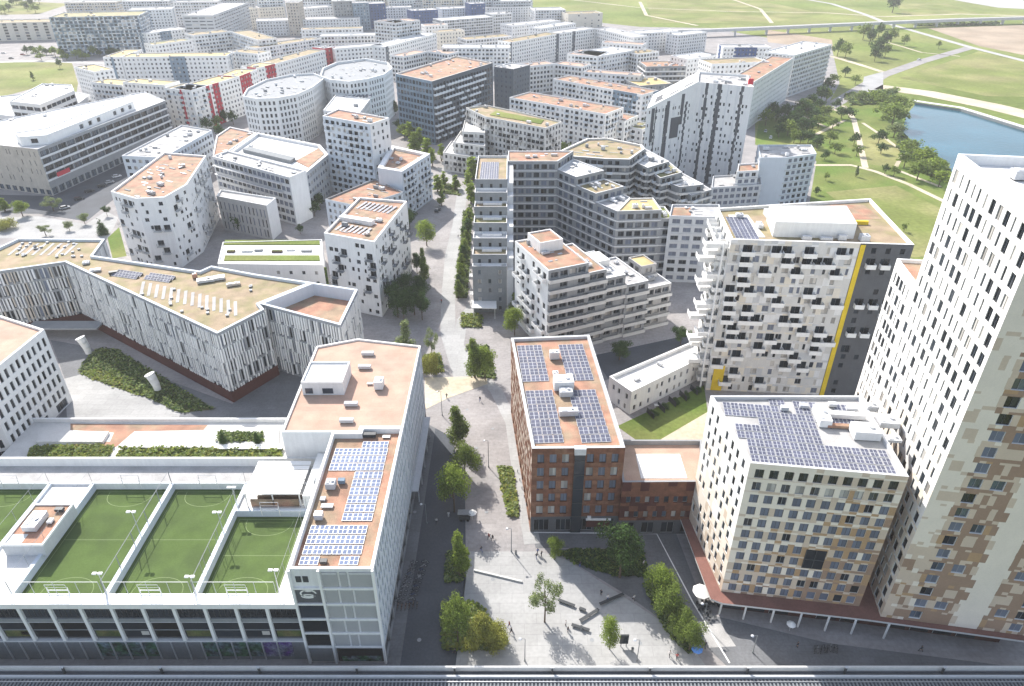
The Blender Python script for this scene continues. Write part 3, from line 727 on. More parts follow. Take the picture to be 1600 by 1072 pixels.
mb = MB(); mb.box(16.3, 21.8, 112.3, 112.75, 3.9, 4.2, 'white'); mb.box(16.6, 17.4, 112.25, 112.75, 4.21, 4.9, 'white'); mb.box(16.4, 21.6, 112.62, 112.75, 1.6, 3.6, 'maroon'); mb.build('shop_sign', brk)
e = (Vector((4.1, 112.7)) - Vector((-.3, 157.2))).normalized()
u = Vector((-e.y, e.x)) * -1; u = Vector((1, .06)).normalized()
for (ox, oy, ny) in ((5.0, 115.2, 7), (2.9, 138.0, 6), (15.0, 115.4, 7), (13.6, 138.4, 6)):
    for j in range(ny):
        q = Vector((ox, oy)) + Vector((-.085 * 2.75 * j, 2.75 * j)); solar(brk, q - u * .35, u, 3, 1, 2.0, 2.2, 23.2, gapx=.12, tilt=.12)
for (px, py, a, b, h, k) in ((866, 560, 2.4, 1.6, 2.2, 'steel'), (880, 605, 4.6, 3.4, 2.6, 'white2'), (884, 617, 3, 2.2, 1.6, 'lightgrey'), (888, 648, 4.2, 1.6, 1.6, 'steel'), (868, 586, 1.3, 1.3, 1.0, 'white2'), (890, 590, 1.3, 1.3, 1.0, 'steel')):
    roof_unit(brk, at(px, py, 23.3), 23.2, a, b, h, .05, k)
lb_f = S(fh=3.7, gf=4.2, bw=2.1, ww=1.0, wh=1.9, kinds=('b', 'dD', 'c'), top=2.6, dep=.3, pan=lambda u, v, r: r.choice(('brick', 'brick', 'maroon')), cell=2, gmat='dark', gbw=3.4, gww=2.8, gwh=3.4)
lbk, _, _ = building('brick_annex', 'low brown brick link with pale roof terrace between brick block and tan hotel', [(23.6, 126.2), (43.5, 126.2), (41, 112.2), (23.45, 112.0)], 15.4, wm='brick', roof='roof_peach', st=lb_f, px=False, par=1.2, parw=.5, pm='grey')
mb = MB(); mb.box(27.8, 37.8, 114.5, 122.5, 14.203, 14.27, 'roof_white'); mb.build('roof_terrace', lbk)
# ================================================================== tan and cream block with solar roof (front right)
def tan(u, v, r):
    t = (1 - v) * .95 + (u - .45) * .7 + r.uniform(-.5, .5)
    return 'pan4' if t > 1.12 else ('pan3' if t > .74 else ('pan2' if t > .38 else 'pan1'))
def tanl(u, v, r):
    t = (1 - v) * .75 + r.uniform(-.3, .25); return 'pan2' if t > .62 else ('pan1' if t > .3 else 'white')
ht_f = S(fh=2.95, bw=2.5, ww=1.5, wh=1.95, sill=.6, kinds=('sD', 'sD', 'sD', 'sD', 'sD', 'd'), top=.9, dep=.16, pan=tan, cell=1.25, edge=.7, jit=.12, kindf=lambda f, n: ('dD',) if f == n - 1 else (('c', 'd', 'w') if f == n - 2 else ('sD', 'sD', 'sD', 'sD', 'sD', 'sD', 'd')), skip=lambda u, v, i, f: (f in (3, 4) and i in (5, 6)))
ht_l = S(fh=2.95, bw=2.6, ww=1.0, wh=2.0, sill=.6, kinds=('dD', 'dD', 'd'), top=.9, dep=.12, prob=.85, pan=tanl, cell=1.4, jit=.6)
hp = [(38.9, 112.6), (68.3, 112.6), (66.6, 89.2), (41.0, 92.7)]
htl, hpg, hins, wi, ba = building('timber_block', 'cream and tan block with mosaic panels and solar roof beside the tallest tower', hp, 37.5, wm='pan1', roof='roof_grey', st=ht_f, px=False, par=.7, parw=.5, pm='lightgrey', z0=4.6, fin=False,
    edges=lambda a, b, N: (ht_l, 'white') if N.x < -.8 else ((S(ht_f, pan=lambda u, v, r: 'shadebrown', bw=2.6, skip=None, kindf=None, kinds=('dD',)), 'shadebrown') if N.x > .8 else None))  # right side wall coloured dark to imitate shade beside the tower
# top two rows of dark windows and the big opening
a, b = Vector((41.0, 92.7)), Vector((66.6, 89.2)); dd = (b - a).normalized(); NN = Vector((dd.y, -dd.x)); L = (b - a).length
for j in range(0):
    for f, kd, hh in ((9, 'sD', 1.6), (10, 'dD', 1.75)):
        c = .7 + (j + .5) * (L - 1.4) / 10; p = a + dd * c + NN * .03
        wi.append((Vector((p.x, p.y, 4.6 + f * 2.95 + 1.65)), dd, NN, 1.35, hh, kd))
finish(htl, wi, ba, False)
mb = MB()
for f in (8.98, 10.0):
    o = a + NN * .1; z = 4.6 + f * 2.95; mb.ob(o - NN * .09, dd, L, .001 + .09, z, z + .12, 'pan2') if False else None
    mb.poly([(a.x + NN.x * .07, a.y + NN.y * .07, z), (b.x + NN.x * .07, b.y + NN.y * .07, z), (b.x + NN.x * .07, b.y + NN.y * .07, z + .1), (a.x + NN.x * .07, a.y + NN.y * .07, z + .1)], 'pan2')
mb.build('facade_band', htl)
mb = MB(); o = a + dd * 13.3
mb.ob(o + NN * .16, dd, 3.6, .15, 13.6, 18.3, 'glassdark'); mb.ob(o + NN * .2, dd, .12, .04, 13.6, 18.3, 'darkmetal'); mb.ob(o + NN * .2 + dd * 1.75, dd, .12, .04, 13.6, 18.3, 'darkmetal'); mb.ob(o + NN * .22, dd, 3.6, .02, 15.85, 16.1, 'darkmetal')
mb.build('loggia', htl)
uh = (Vector((66.6, 89.2)) - Vector((41.0, 92.7))).normalized(); vh = Vector((-uh.y, uh.x))
base = Vector((41.6, 93.6))
hin = inset(hpg, .6)
for i in range(-2, 17):
    for j in range(9):
        q = base + uh * (i * 1.5) + vh * (j * 2.2)
        if j in (3, 4, 5) and i > 8: continue
        if j >= 6 and i > 13 or (j > 6 and i > 5 and i % 5 in (0, 1)): continue
        if j == 5 and i < 2: continue
        c = [q, q + uh * 1.4 + vh * 1.95]
        if all(inside(x, hin) for x in c): solar(htl, q, uh, 1, 1, 1.36, 1.9, 36.8, tilt=.03)
for (px, py, a_, b_, h_, k_) in ((1283, 655, 2.2, 5.2, 1.8, 'white'), (1318, 652, 7.4, 1.2, 1.2, 'white'), (1318, 668, 6, .9, .8, 'roof_orange'), (1350, 680, 4.6, 3.2, 2.0, 'white2'), (1385, 662, 3.5, 3, 1.4, 'steel'), (1360, 640, 2, 1.6, 1.4, 'lightgrey'), (1330, 640, 2, 1, .8, 'steel'), (1395, 688, 2.5, 1.6, .8, 'lightgrey'), (1225, 640, 1.4, 1, 1, 'lightgrey'), (1300, 634, 1.5, 1, .9, 'lightgrey'), (1255, 636, 1.5, 1, .9, 'steel')):
    roof_unit(htl, at(px, py, 37), 36.8, a_, b_, h_, -.1, k_)
# ================================================================== the tall tower
def tw_m(u, v, r):
    if .43 < u < .60: return 'pan1'
    if u < .14 and v > .25: return 'pan1' if r.random() < .8 else 'pan2'
    t = .47 + .33 * (1 - v) + r.uniform(-.55, .4) * (.5 + .5 * r.random()) + (.06 if .15 < u < .86 else -.3) - max(0, v - .72) * 2
    return 'pan4' if t > .62 else ('pan3' if t > .48 and r.random() < .25 else ('pan2' if t > .22 else 'pan1'))
tw_f = S(fh=3.3, bw=3.6, ww=2.0, wh=2.1, sill=.7, kinds=('b', 'dD', 's'), top=1.2, dep=.25, pan=tw_m, cell=1.0, skip=lambda u, v, i, f: not (i in (1, 2, 5, 6)) or (i in (2, 5) and (f * 7 + i) % 3))
def tw_lp(u, v, r):
    t = (1 - v) * .9 + r.uniform(-.2, .2); return 'pan2' if t > .86 else ('pan1' if t > .62 else 'white')
tw_l = S(fh=3.3, bw=2.45, ww=1.0, wh=2.3, sill=.5, wws=(.7, 1.4, 1.4, .5), kinds=('dD', 'dD', 'dD', 'c'), top=1.8, dep=.14, jit=.35, pan=tw_lp, cell=1.2)
twr, tpg, tins = building('timber_tower', 'tallest cream tower with slot windows and brown mosaic front, at the right edge', [(74.4, 116.7), (69.7, 86.9), (98, 82.2), (101.5, 112.5)], 84, wm='white', roof='roof_white', st=tw_f, px=False, par=1.6, parw=.6, pm='white', z0=4.6,
    edges=lambda a, b, N: (tw_l, 'white') if N.x < -.8 else None)
for (x, y, a_, b_, h_) in ((84, 104, 6, 4, 2.4), (92, 102, 5, 6, 3), (80, 108, 3, 2, 1.6), (88, 110, 4, 2, 1.4), (95, 95, 4, 4, 2)):
    roof_unit(twr, (x, y), 82.4, a_, b_, h_, -.1, 'lightgrey')
tm, _, _ = building('timber_wing', 'narrower white wing stepping down behind the tallest tower', [(74.45, 116.9), (98, 113.2), (100, 124), (76.1, 127.6)], 60, wm='white', roof='roof_orange', st=tw_l, px=False, par=.7, z0=0, edges=lambda a, b, N: (S(tw_l, bw=1.8), 'white') if N.x < -.8 else (S(ww=0), 'white'))
# ================================================================== podium with red canopy and white columns
pod = empty('podium', (66, 98, 0), 'brown red podium with flat canopy and white columns under the tan buildings', 'podium')
pp = ccw([(36.9, 114.2), (38.6, 91.0), (40.6, 90.0), (67.5, 86.2), (94.5, 81.6), (99, 108), (75, 117), (68, 117.5)])
mb = MB(); mb.prism(pp, 4.1, 4.55, 'concpale', 'canopy'); mb.build('canopy', pod)
wl = inset(pp, 2.6); mb = MB(); mb.prism(wl, .01, 4.097, 'maroon', bottom=False); mb.build('wall', pod)
for i in range(len(wl)):
    a, b = wl[i], wl[(i + 1) % len(wl)]; L = (b - a).length; d = (b - a).normalized(); N = Vector((d.y, -d.x))
    if N.y > .3: continue
    n = max(1, int(L / 4))
    for k in range(n):
        if (k * 7 + i) % 5 == 3: continue
        q = a + d * (L * k / n + .4) + N * .12; mb = MB(); mb.ob(q, d, L / n - .8, .1, .3, 3.6, 'glassdark'); mb.ob(q + N * .02, d, .1, .018, .3, 3.6, 'frame'); mb.build('shop_window', pod)
for px, py in ((1130, 937), (1168, 945), (1212, 950), (1255, 957), (1298, 963), (1340, 968), (1392, 975)):
    p = at(px, py + 3, 4.3) + Vector((0, .5)); mb = MB(); mb.tube((p.x, p.y, .02), (p.x, p.y, 4.097), .2, 'white', 10); mb.build('column', pod)
mb = MB(); p = at(1153, 946, 3.6); mb.box(p.x - 1.2, p.x + 1.2, p.y + 1.5, p.y + 1.62, 3.0, 3.5, 'yellow'); mb.build('shop_sign', pod)
# ================================================================== middle ground
def wpoly(px, z): return [at(a, b, z) for a, b in px]
def bar(A, B, depth, z):
    a, b = at(A[0], A[1], z), at(B[0], B[1], z); d = (b - a).normalized(); n = Vector((-d.y, d.x))
    if n.y < 0: n = -n
    return [a, b, b + n * depth, a + n * depth]
pun = S(bw=3.0, ww=1.3, wh=1.6, kinds=('d', 'w', 'c'))
# ---- balcony slab building
bs = S(fh=2.95, bw=2.6, ww=1.3, wh=1.8, sill=.5, prob=.8, jit=.6, wws=(.7, 1.1, 1.7), kinds=('c', 'c', 's', 'd'), top=.9, dep=.15, balc=(.36, 3.4, 1.8, 'solid'), bww=2.4, pan=lambda u, v, r: r.choice(('concpale', 'concpale', 'white2', 'cream', 'concpale', 'lightgrey')), cell=1.7)
bd = S(fh=2.95, bw=3.6, ww=1.2, wh=1.5, prob=.6, kinds=('dD', 'd'), balc=(.45, 2.4, 1.4, 'solid'))
bl_ = S(fh=2.95, bw=4.4, ww=1.8, wh=2.0, prob=.95, sill=.3, jit=.9, kinds=('d', 'cW'), balc=(.85, 3.6, 2.6, 'solid'))
def b10e(a, b, N):
    if N.x < -.8: return bl_, 'white'
    if N.y < -.8 and min(a.x, b.x) > 86: return bd, 'dark'
    if N.y < -.8: return bs, 'concpale'
    return S(bd), 'white2'
P10 = [Vector(p) for p in ((56.2, 167.9), (88.3, 165.4), (89.6, 165.3), (101.4, 164.4), (105.1, 198.4), (58.1, 190.5))]
bal, bpg10, bin10 = building('balcony_block', 'white block scattered with box balconies, yellow stripe and black end wall', P10, 47, wm='concpale', roof='roof_beige', st=bs, px=False, edges=b10e, par=.8, parw=.6, pm='white')
mb = MB(); mb.ob((88.4, 165.15), (1.25, -.09), 1.2, .2, .02, 46.6, 'yellow'); mb.build('yellow_stripe', bal); mb = MB(); mb.ob((57.6, 167.6), (1, -.08), 3.0, .12, .1, 8.5, 'yellow'); mb.build('yellow_stripe', bal)
mb = MB(); q = [(68, 171.5), (88.5, 170), (91, 183), (70, 183)]
mb.prism(ccw(q), 46.2, 50.4, 'white', 'white2', bottom=False); mb.build('roof_house', bal)
mb = MB(); mb.box(70.5, 90, 184.5, 188, 46.2, 47.8, 'lightgrey'); mb.ob((89.5, 180), (1, -.05), 7, .8, 46.2, 47.2, 'yellow'); mb.build('roof_structure', bal)
mb = MB(); mb.box(92, 102, 184, 195, 46.203, 46.26, 'roof_orange'); mb.box(60.5, 66, 171, 187, 46.203, 46.3, 'roof_white'); mb.build('roof_patch', bal)
for (x, y, a, b, h) in ((76, 169.3, 2.4, 1.2, 1.2), (81, 169.0, 3, 1.2, .9), (85, 168.9, 2, 1, 1.6), (90.5, 168.5, 2.2, 2, 1.8), (63, 185, 2, 1.5, 1.2), (66.5, 178, 1.4, 3, 1.2)): roof_unit(bal, (x, y), 46.2, a, b, h, -.08, 'steel')
solar(bal, (58.0, 169.6), (1, -.08), 3, 7, 1.9, 1.9, 46.2, tilt=.1)
# white stair and balcony tower at its left side
bt = empty('balcony_tower', (53, 172, 0), 'tall white lattice of balconies and posts fixed left of the balcony block', 'balcony tower')
for f in range(2, 16):
    z = f * 2.95; xo = -1.4 if f % 2 else 0; mb = MB(); yo = (f * 5 % 3) * 2.2
    mb.box(51.6 + xo, 56.0, 168.5 + yo, 172.6 + yo, z, z + .22, 'white'); mb.box(51.6 + xo, 51.75 + xo, 168.5 + yo, 172.6 + yo, z + .223, z + 1.25, 'white'); mb.box(51.753 + xo, 56.0, 168.5 + yo, 168.62 + yo, z + .223, z + 1.25, 'white'); mb.build('balcony', bt)
for (x, y) in ((54.6, 168.0), (54.8, 173), (55.0, 178)):
    mb = MB(); mb.tube((x, y, .02), (x, y, 46), .28, 'white', 6); mb.build('post', bt)
# ---- low white row house
lw, lpg, _ = building('row_house', 'low white row house with pale flat roof and garden tables in front', [(952, 588), (1083, 533), (1102, 556), (987, 612)], 7.8, wm='white', roof='roof_white', st=S(fh=3.3, bw=2.6, ww=.9, wh=1.7, prob=.7, kinds=('d', 'c', 's'), jit=.5), par=1.0, parw=.5, units=3)
# ---- layered concrete block
u12 = (Vector((22.8, 192.6)) - Vector((10.7, 187.2))).normalized(); v12 = Vector((-u12.y, u12.x)); o12 = Vector((10.7, 187.2))
l12 = S(fh=3.5, bw=3.3, ww=2.5, wh=1.9, sill=1.3, kinds=('d', 'dD', 'c', 'w'), dep=.5, top=.6, prob=.85, band=('concpale', 1.1, 1.15), jit=.2)
l12w = S(fh=3.5, bw=4, ww=1.6, wh=2, kinds=('d', 'dD'), top=.6, prob=.8, balc=(.6, 3.2, 1.5, 'solid'))
def e12(a, b, N): return (l12w, 'white') if N.x < -.6 else None
ly = None
segs = [(0, 13.5, 29, 'roof_orange', 0, 24), (13.5, 20, 25.6, 'roof_orange', .0, 22), (20, 27.5, 22.1, 'concpale', .6, 20), (27.5, 36, 18.6, 'roof_grey', 0, 20), (36, 46, 15.1, 'roof_grey', 1.2, 18)]
for k, (s0, s1, z, rf, off, dep) in enumerate(segs):
    a = o12 + u12 * s0 + v12 * off; b = o12 + u12 * s1 + v12 * off
    r_ = building('layered_block', 'stepped grey concrete block with horizontal balcony bands and orange top roof', [a, b, b + v12 * dep, a + v12 * dep], z, wm='grey' if k < 4 else 'conc', roof=rf, st=l12, px=False, edges=e12 if k == 0 else None, pm='white2', root=ly, units=4, par=.5, nind=45)
    ly = ly or r_[0]
a = o12 + u12 * 3.5 + v12 * 13
building('x', 'layered pent', [a, a + u12 * 8, a + u12 * 8 + v12 * 9, a + v12 * 9], 32, wm='white', roof='roof_orange', st=S(ww=0), px=False, root=ly, z0=28.5, par=.4)
a = o12 + u12 * 39 + v12 * 9
building('x', 'layered end', [a, a + u12 * 6, a + u12 * 6 + v12 * 8, a + v12 * 8], 19, wm='conc', roof='roof_yellow', st=l12, px=False, root=ly, z0=14.7, par=.4)
mb = MB(); a = o12 + u12 * 20 + v12 * 8; mb.ob(a, u12, 6, 7, 22.1, 24.4, 'awning'); mb.build('roof_canopy', ly)
# ---- dark stepped and curved block
d13 = S(fh=3.2, bw=3.1, ww=2.2, wh=1.9, sill=.8, kinds=('d', 'bD', 'dD', 's'), top=.7, dep=.25, band=('white2', .4, .4))
lab13 = 'dark grey curved block with a terraced wing stepping down to the promenade'
zb = hgt(416, 488); dk = None
ys = [416, 397.5, 372, 348, 323, 300.5, 280]; X0, X1 = at(742, 470, 0).x + 0, at(802, 470, 0).x
Y = [at(770, y_, zb + 3.2 * k).y for k, y_ in enumerate(ys)] + [at(770, 243, zb + 19.2).y]
g13 = S(fh=3.2, bw=3.4, ww=1.1, wh=1.6, kinds=('d', 'cW', 'b'), top=.5, prob=.8)
for k in range(7):
    z = zb + 3.2 * k
    r_ = building('terraced_block', lab13, [(X0, Y[k]), (X1 - 2.2, Y[k]), (X1 - 2.2, Y[k + 1] + .0), (X0, Y[k + 1])], z, wm='midgrey', roof=('roof_grey', 'roof_beige', 'concpale', 'roof_green', 'roof_beige', 'concpale', 'roof_beige')[k], st=g13, px=False, root=dk, par=.9, parw=.25, pm='white2', z0=0 if k == 0 else z - 4.2, nind=30,
        edges=lambda a, b, N: (S(g13, balc=(.5, 2.5, 1.2, 'rail')), 'white2') if N.x < -.8 else None)
    dk = dk or r_[0]
    mb = MB(); mb.box(X1 - 2.15, X1, Y[k], Y[k + 1] - .01, .02, z - 1.4, 'lightgrey', 'roof_white'); mb.build('side_wall', dk)
    if 0 < k < 6:
        mb = MB(); mb.box(X0 + 3, X1 - 4, Y[k] + .02 - 2.2, Y[k] - .02 - .2, z - 4.1, z - 3.3, 'white2'); mb.build('terrace_planter', dk)
solar(dk, (X0 + 1.5, Y[6] + 2), (1, 0), 4, 8, 1.6, 2.0, zb + 19.2 - .9, gapy=.6)
mb = MB(); a0 = [Vector((4.3, 268.8)), Vector((17.6, 268.8)), Vector((37.7, 240.5)), Vector((58.6, 242.0))]
def seg13(a, b, z, dep, roof, un=3, extra=None, vv=None, wm='grey'):
    d = (b - a).normalized(); n = Vector((-d.y, d.x)); v0, v1 = vv or (n, n)
    return building('x', lab13 + str(z), [a, b, b + v1 * dep, a + v0 * dep], z, wm=wm, roof=roof, st=d13, px=False, root=dk, par=.5, pm='white2', units=un, nind=40)
d1 = (a0[1] - a0[0]).normalized(); d2 = (a0[2] - a0[1]).normalized(); d3 = (a0[3] - a0[2]).normalized()
n1, n2, n3 = [Vector((-d.y, d.x)) for d in (d1, d2, d3)]
m12 = (n1 + n2); m12 /= m12.dot(n1); m23 = (n2 + n3); m23 /= m23.dot(n3)
zt = zb + 19.2
seg13(Vector((X1 - 2, 268.8)), a0[1], zt, 14, 'roof_orange', vv=(n1, m12)); mid = a0[1].lerp(a0[2], .33); mid2 = a0[1].lerp(a0[2], .66)
seg13(a0[1], mid, zt - 3.2, 14, 'concpale', vv=(m12, n2)); seg13(mid, mid2, zt - 6.4, 14, 'roof_beige', 6, vv=(n2, n2)); seg13(mid2, a0[2], zt - 9.6, 14, 'roof_grey', vv=(n2, m23))
b3 = a0[2].lerp(a0[3], .78); seg13(a0[2], b3, zt - 9.6, 13, 'roof_yellow', vv=(m23, n3)); seg13(b3, a0[3], zt - 12.8, 12, 'lawn', 2, vv=(n3, n3))
# ---- green edged rounded block
r14 = S(fh=3.0, bw=3.0, ww=1.8, wh=1.7, kinds=('d', 'dD', 'c'), band=('concpale', 1.1, .95), top=.5, prob=.8, balc=(.25, 2.5, 1.2, 'glass'))
rb, _, _ = building('rounded_block', 'dark rounded block with green edged orange roof and falling terraces', [(868, 239), (882, 232), (917, 216), (948, 215), (1003, 226), (1008, 232), (984, 249), (946, 248), (880, 243)], 30, wm='midgrey', roof='roof_beige', st=r14, pm='concpale', par=.8, parw=1.0, units=6)
for k, (px, z) in enumerate(((((984, 249), (1008, 232), (1046, 252), (1012, 262)), 27), (((1012, 265), (1046, 253), (1066, 269), (1032, 278)), 24), (((1032, 281), (1066, 270), (1100, 288), (1062, 292)), 21), (((1062, 295), (1100, 289), (1112, 296), (1080, 305)), 18))):
    building('x', 'rounded%d' % k, px, z, wm='midgrey', roof=('concpale', 'roof_green', 'concpale', 'roof_grey')[k], st=r14, pm='white2', root=rb, par=1.0, units=3, nind=25)
# ---- black and white striped tower
def stripe(u, v, r):
    return ('white', 'white', 'white2', 'white', 'dark', 'white', 'white', 'white2', 'white', 'dark', 'dark', 'white', 'white', 'white2', 'white', 'white', 'white', 'white2', 'white', 'dark', 'white', 'white', 'white', 'white')[int(u * 23.99)]
t15 = S(fh=3.0, bw=2.2, ww=.8, wh=1.5, kinds=('dD', 'd'), prob=.42, jit=.6, top=2, pan=stripe, cell=.7, dep=.12)
zt15 = 49
F15 = [at(1014, 140, zt15), at(1090, 128, zt15), at(1178, 136, zt15), at(1168, 117, zt15), at(1092, 112, zt15), at(1024, 120, zt15)]
st15, sp15, _ = building('striped_tower', 'white tower with black vertical stripes, notch and slanting roof edge', [F15[1], F15[2], F15[3], F15[4]], zt15, wm='white', roof='roof_grey', st=t15, pm='white', units=8, par=1.0, px=False)
ZL = 40.5
building('x', 'striped left', [F15[0], F15[1], F15[4], F15[5]], ZL, wm='white', roof='white', st=S(t15, top=.6), px=False, root=st15, bare=True)
A, B, Cc, D = F15[0], F15[1], F15[4], F15[5]
mb = MB(); a3, b3, c3, d3_ = (A.x, A.y, ZL), (B.x, B.y, ZL), (Cc.x, Cc.y, ZL), (D.x, D.y, ZL); b4_, c4 = (B.x, B.y, zt15), (Cc.x, Cc.y, zt15)
mb.poly([a3, b3, b4_], 'white'); mb.poly([d3_, c4, c3], 'white'); mb.poly([a3, b4_, c4, d3_], 'white'); mb.build('slanting_roof', st15)
d = (B - A).normalized(); N = Vector((d.y, -d.x)); L15 = (B - A).length
for k in range(3):
    mb = MB(); n_ = (D - A).normalized(); q = []
    for (s_, t_) in ((.12 + k * .3, .1), (.30 + k * .3, .1), (.30 + k * .3, .55), (.12 + k * .3, .55)):
        p = A + (B - A) * s_ + (D - A) * t_; q.append((p.x, p.y, ZL + (zt15 - ZL) * s_ + .06))
    mb.poly(q, 'dark'); mb.build('roof_slit', st15)
    mb = MB(); mb.ob(A + d * (L15 * (.1 + .3 * k)) + N * .13, d, L15 * .06, .12, 24 + 3 * k, ZL - .5 + 2.2 * k, 'dark'); mb.build('dark_strip', st15)
p = A + d * (L15 * .52)
mb = MB(); mb.ob(p + N * .25, d, 5.5, .24, 24, 34, 'dark'); mb.ob(p + N * .3 - d * .5, d, 6.5, .04, 34, 34.8, 'white'); mb.build('notch', st15)
mb = MB(); q = at(1174, 132, 49); mb.box(q.x - 1.5, q.x + .8, q.y, q.y + 1, 49.003, 51.5, 'signred'); mb.build('roof_sign', st15)
# ---- grey blocks right of it
gb = S(fh=3.0, bw=3.0, ww=2.0, wh=1.7, kinds=('s', 'd', 's'), band=('lightgrey', .3, .4), top=.6)
ga, _, _ = building('grey_block', 'pale blue-grey block with blank end wall and orange corner roof beside the lawn', [(1184, 226), (1268, 226), (1276, 240), (1230, 246), (1188, 246)], 24, wm='paleblue', roof='roof_grey', st=gb, units=9, edges=lambda a, b, N: (S(ww=0), 'paleblue') if (a + b).x / 2 < at(1230, 246, 24).x and N.y < -.5 else None)
building('grey_house', 'white and grey house with small orange roof before the pale blue-grey block', [(1152, 268), (1186, 266), (1186, 254), (1154, 256)], 21, wm='white2', roof='roof_orange', st=gb, units=1)
building('grey_wing', 'low grey wing with window bands between striped tower and lawn', [(1112, 293), (1190, 288), (1188, 270), (1114, 275)], 15, wm='lightgrey', roof='roof_grey', st=gb, units=4)
g17, _, _ = building('grey_apartment_block', 'grey block with banded windows and one bright white side wall behind the layered block', [(1046, 337), (1106, 339), (1128, 338), (1124, 319), (1050, 319)], 26, wm='lightgrey', roof='roof_grey', st=S(gb, bw=3.6, ww=2.8), units=3, edges=lambda a, b, N: (S(ww=0), 'white') if N.x < -.8 else None)
mb = MB(); mb.prism(ccw(wpoly(((1050, 334), (1080, 334), (1079, 322), (1053, 322)), 26)), 25.304, 25.4, 'roof_orange', bottom=False); mb.build('roof_patch', g17)
# ---- dark office cube
dk18 = S(fh=3.6, bw=3.0, ww=2.4, wh=2.2, sill=.9, kinds=('bD', 'dD', 'b'), top=1.2, band=('bluegrey', .25, .5))
dkb = S(fh=3.6, bw=3.4, ww=2.6, wh=2.3, sill=.4, kinds=('dD', 'd'), top=1.2, balc=(.62, 3.0, 1.5, 'glass'))
building('dark_block', 'dark block with rows of pale glass balconies and orange roof in the middle', [(618, 115), (675, 127), (770, 98), (712, 87)], 36.5, wm='darkblue', roof='roof_orange', st=dk18, units=12, pm='concpale', par=.9, parw=.6, edges=lambda a, b, N: (dkb, 'darkblue') if N.x > .3 and N.y < 0 else (dk18, 'bluegrey'))
# ---- block with terraced left end and green roof strip
g19 = S(fh=3.0, bw=2.7, ww=1.3, wh=1.7, kinds=('d', 'dD', 'c'), balc=(.35, 2.4, 1.2, 'grey'), top=.6)
gl, _, _ = building('grey_green_block', 'pale grey block with planted roof strip and terraces falling to the left', [(758, 182), (852, 200), (878, 190), (800, 172), (760, 164), (728, 168)], 27, wm='concpale', roof='roof_beige', st=g19, units=5, z0=0)
for k, (px, z) in enumerate(((((722, 205), (758, 207), (757, 190), (726, 188)), 20), (((708, 222), (758, 228), (757, 206), (720, 204)), 15), (((692, 238), (758, 248), (757, 226), (705, 220)), 10))):
    building('x', 'gterr%d' % k, px, z, wm='concpale', roof='concpale', st=g19, root=gl, nind=20)
mb = MB(); mb.prism(ccw(wpoly(((765, 178), (845, 192), (850, 186), (775, 172)), 27)), 26.31, 26.6, 'lawn', bottom=False); mb.build('green_roof', gl)
# ---- round white pair
r20 = S(fh=3.6, bw=2.6, ww=1.25, wh=2.1, sill=.8, kinds=('dD', 'd'), top=1.3, dep=.35)
building('round_block', 'white rounded block with a grid of dark windows, left one of the round pair', [(379, 150), (400, 154), (432, 153), (464, 147), (488, 136), (508, 121), (490, 114), (455, 116), (415, 124), (386, 138)], 29, wm='white', roof='grey', st=r20, units=12, par=1.2, parw=.6)
building('round_block', 'white rounded block with curved dark roof hollow, right one of the round pair', [(500, 118), (515, 124), (545, 127), (575, 123), (600, 116), (613, 106), (606, 97), (570, 91), (525, 97), (504, 106)], 30, wm='white', roof='grey', st=r20, units=12, par=1.6, parw=.7)
lr, _, _ = building('white_pavilion', 'low white house with striped purple roof lights between the round pair', [(505, 172), (560, 178), (578, 155), (525, 147)], 22, wm='white', roof='roof_white', st=pun, units=1)
u = (at(560, 176, 22) - at(575, 157, 22)).normalized(); solar(lr, at(535, 150, 22), (1, -.1), 7, 1, 1.6, 7, 21.35, tilt=.02, gapx=1)
# ---- mid white towers
b20 = S(fh=2.95, bw=3.4, ww=1.6, wh=1.6, kinds=('d', 'dD', 'cW'), top=.9, jit=.3, balc=(.55, 3.0, 1.3, 'glass'))
building('white_tower', 'slim pale tower with three columns of stacked balconies beside the dark block', [(504, 181), (578, 194), (608, 184), (528, 170)], 37, wm='paleblue', roof='roof_orange', st=b20, units=4, pm='white2', parw=.5, edges=lambda a, b, N: (S(pun, prob=.6), 'white') if N.x > .4 else None)
building('corner_tower', 'pale house with sunken orange roof court beside the promenade bend', [(590, 262), (628, 268), (672, 240), (611, 227)], 22, wm='paleblue', roof='roof_orange', st=b20, units=3, pm='white', parw=2.2, par=1.2, edges=lambda a, b, N: (S(ww=0), 'paleblue') if N.x < .3 else None)
# ---- white cheese block
ch = S(fh=3.1, bw=2.8, ww=1.1, wh=1.45, prob=.66, jit=.9, wws=(.8, 1.0, 1.5), kinds=('dD', 'dD', 'd'), top=1.0, dep=.15, balc=(.3, 2.9, 1.4, 'rail'), bww=2.3)
building('white_block', 'white many-sided block with scattered small windows and long orange roof', [(173, 299), (212, 310), (257, 308), (292, 288), (322, 243), (256, 238)], 28.5, wm='white', roof='roof_orange', st=ch, units=12, par=.8, parw=.6, pm='white')
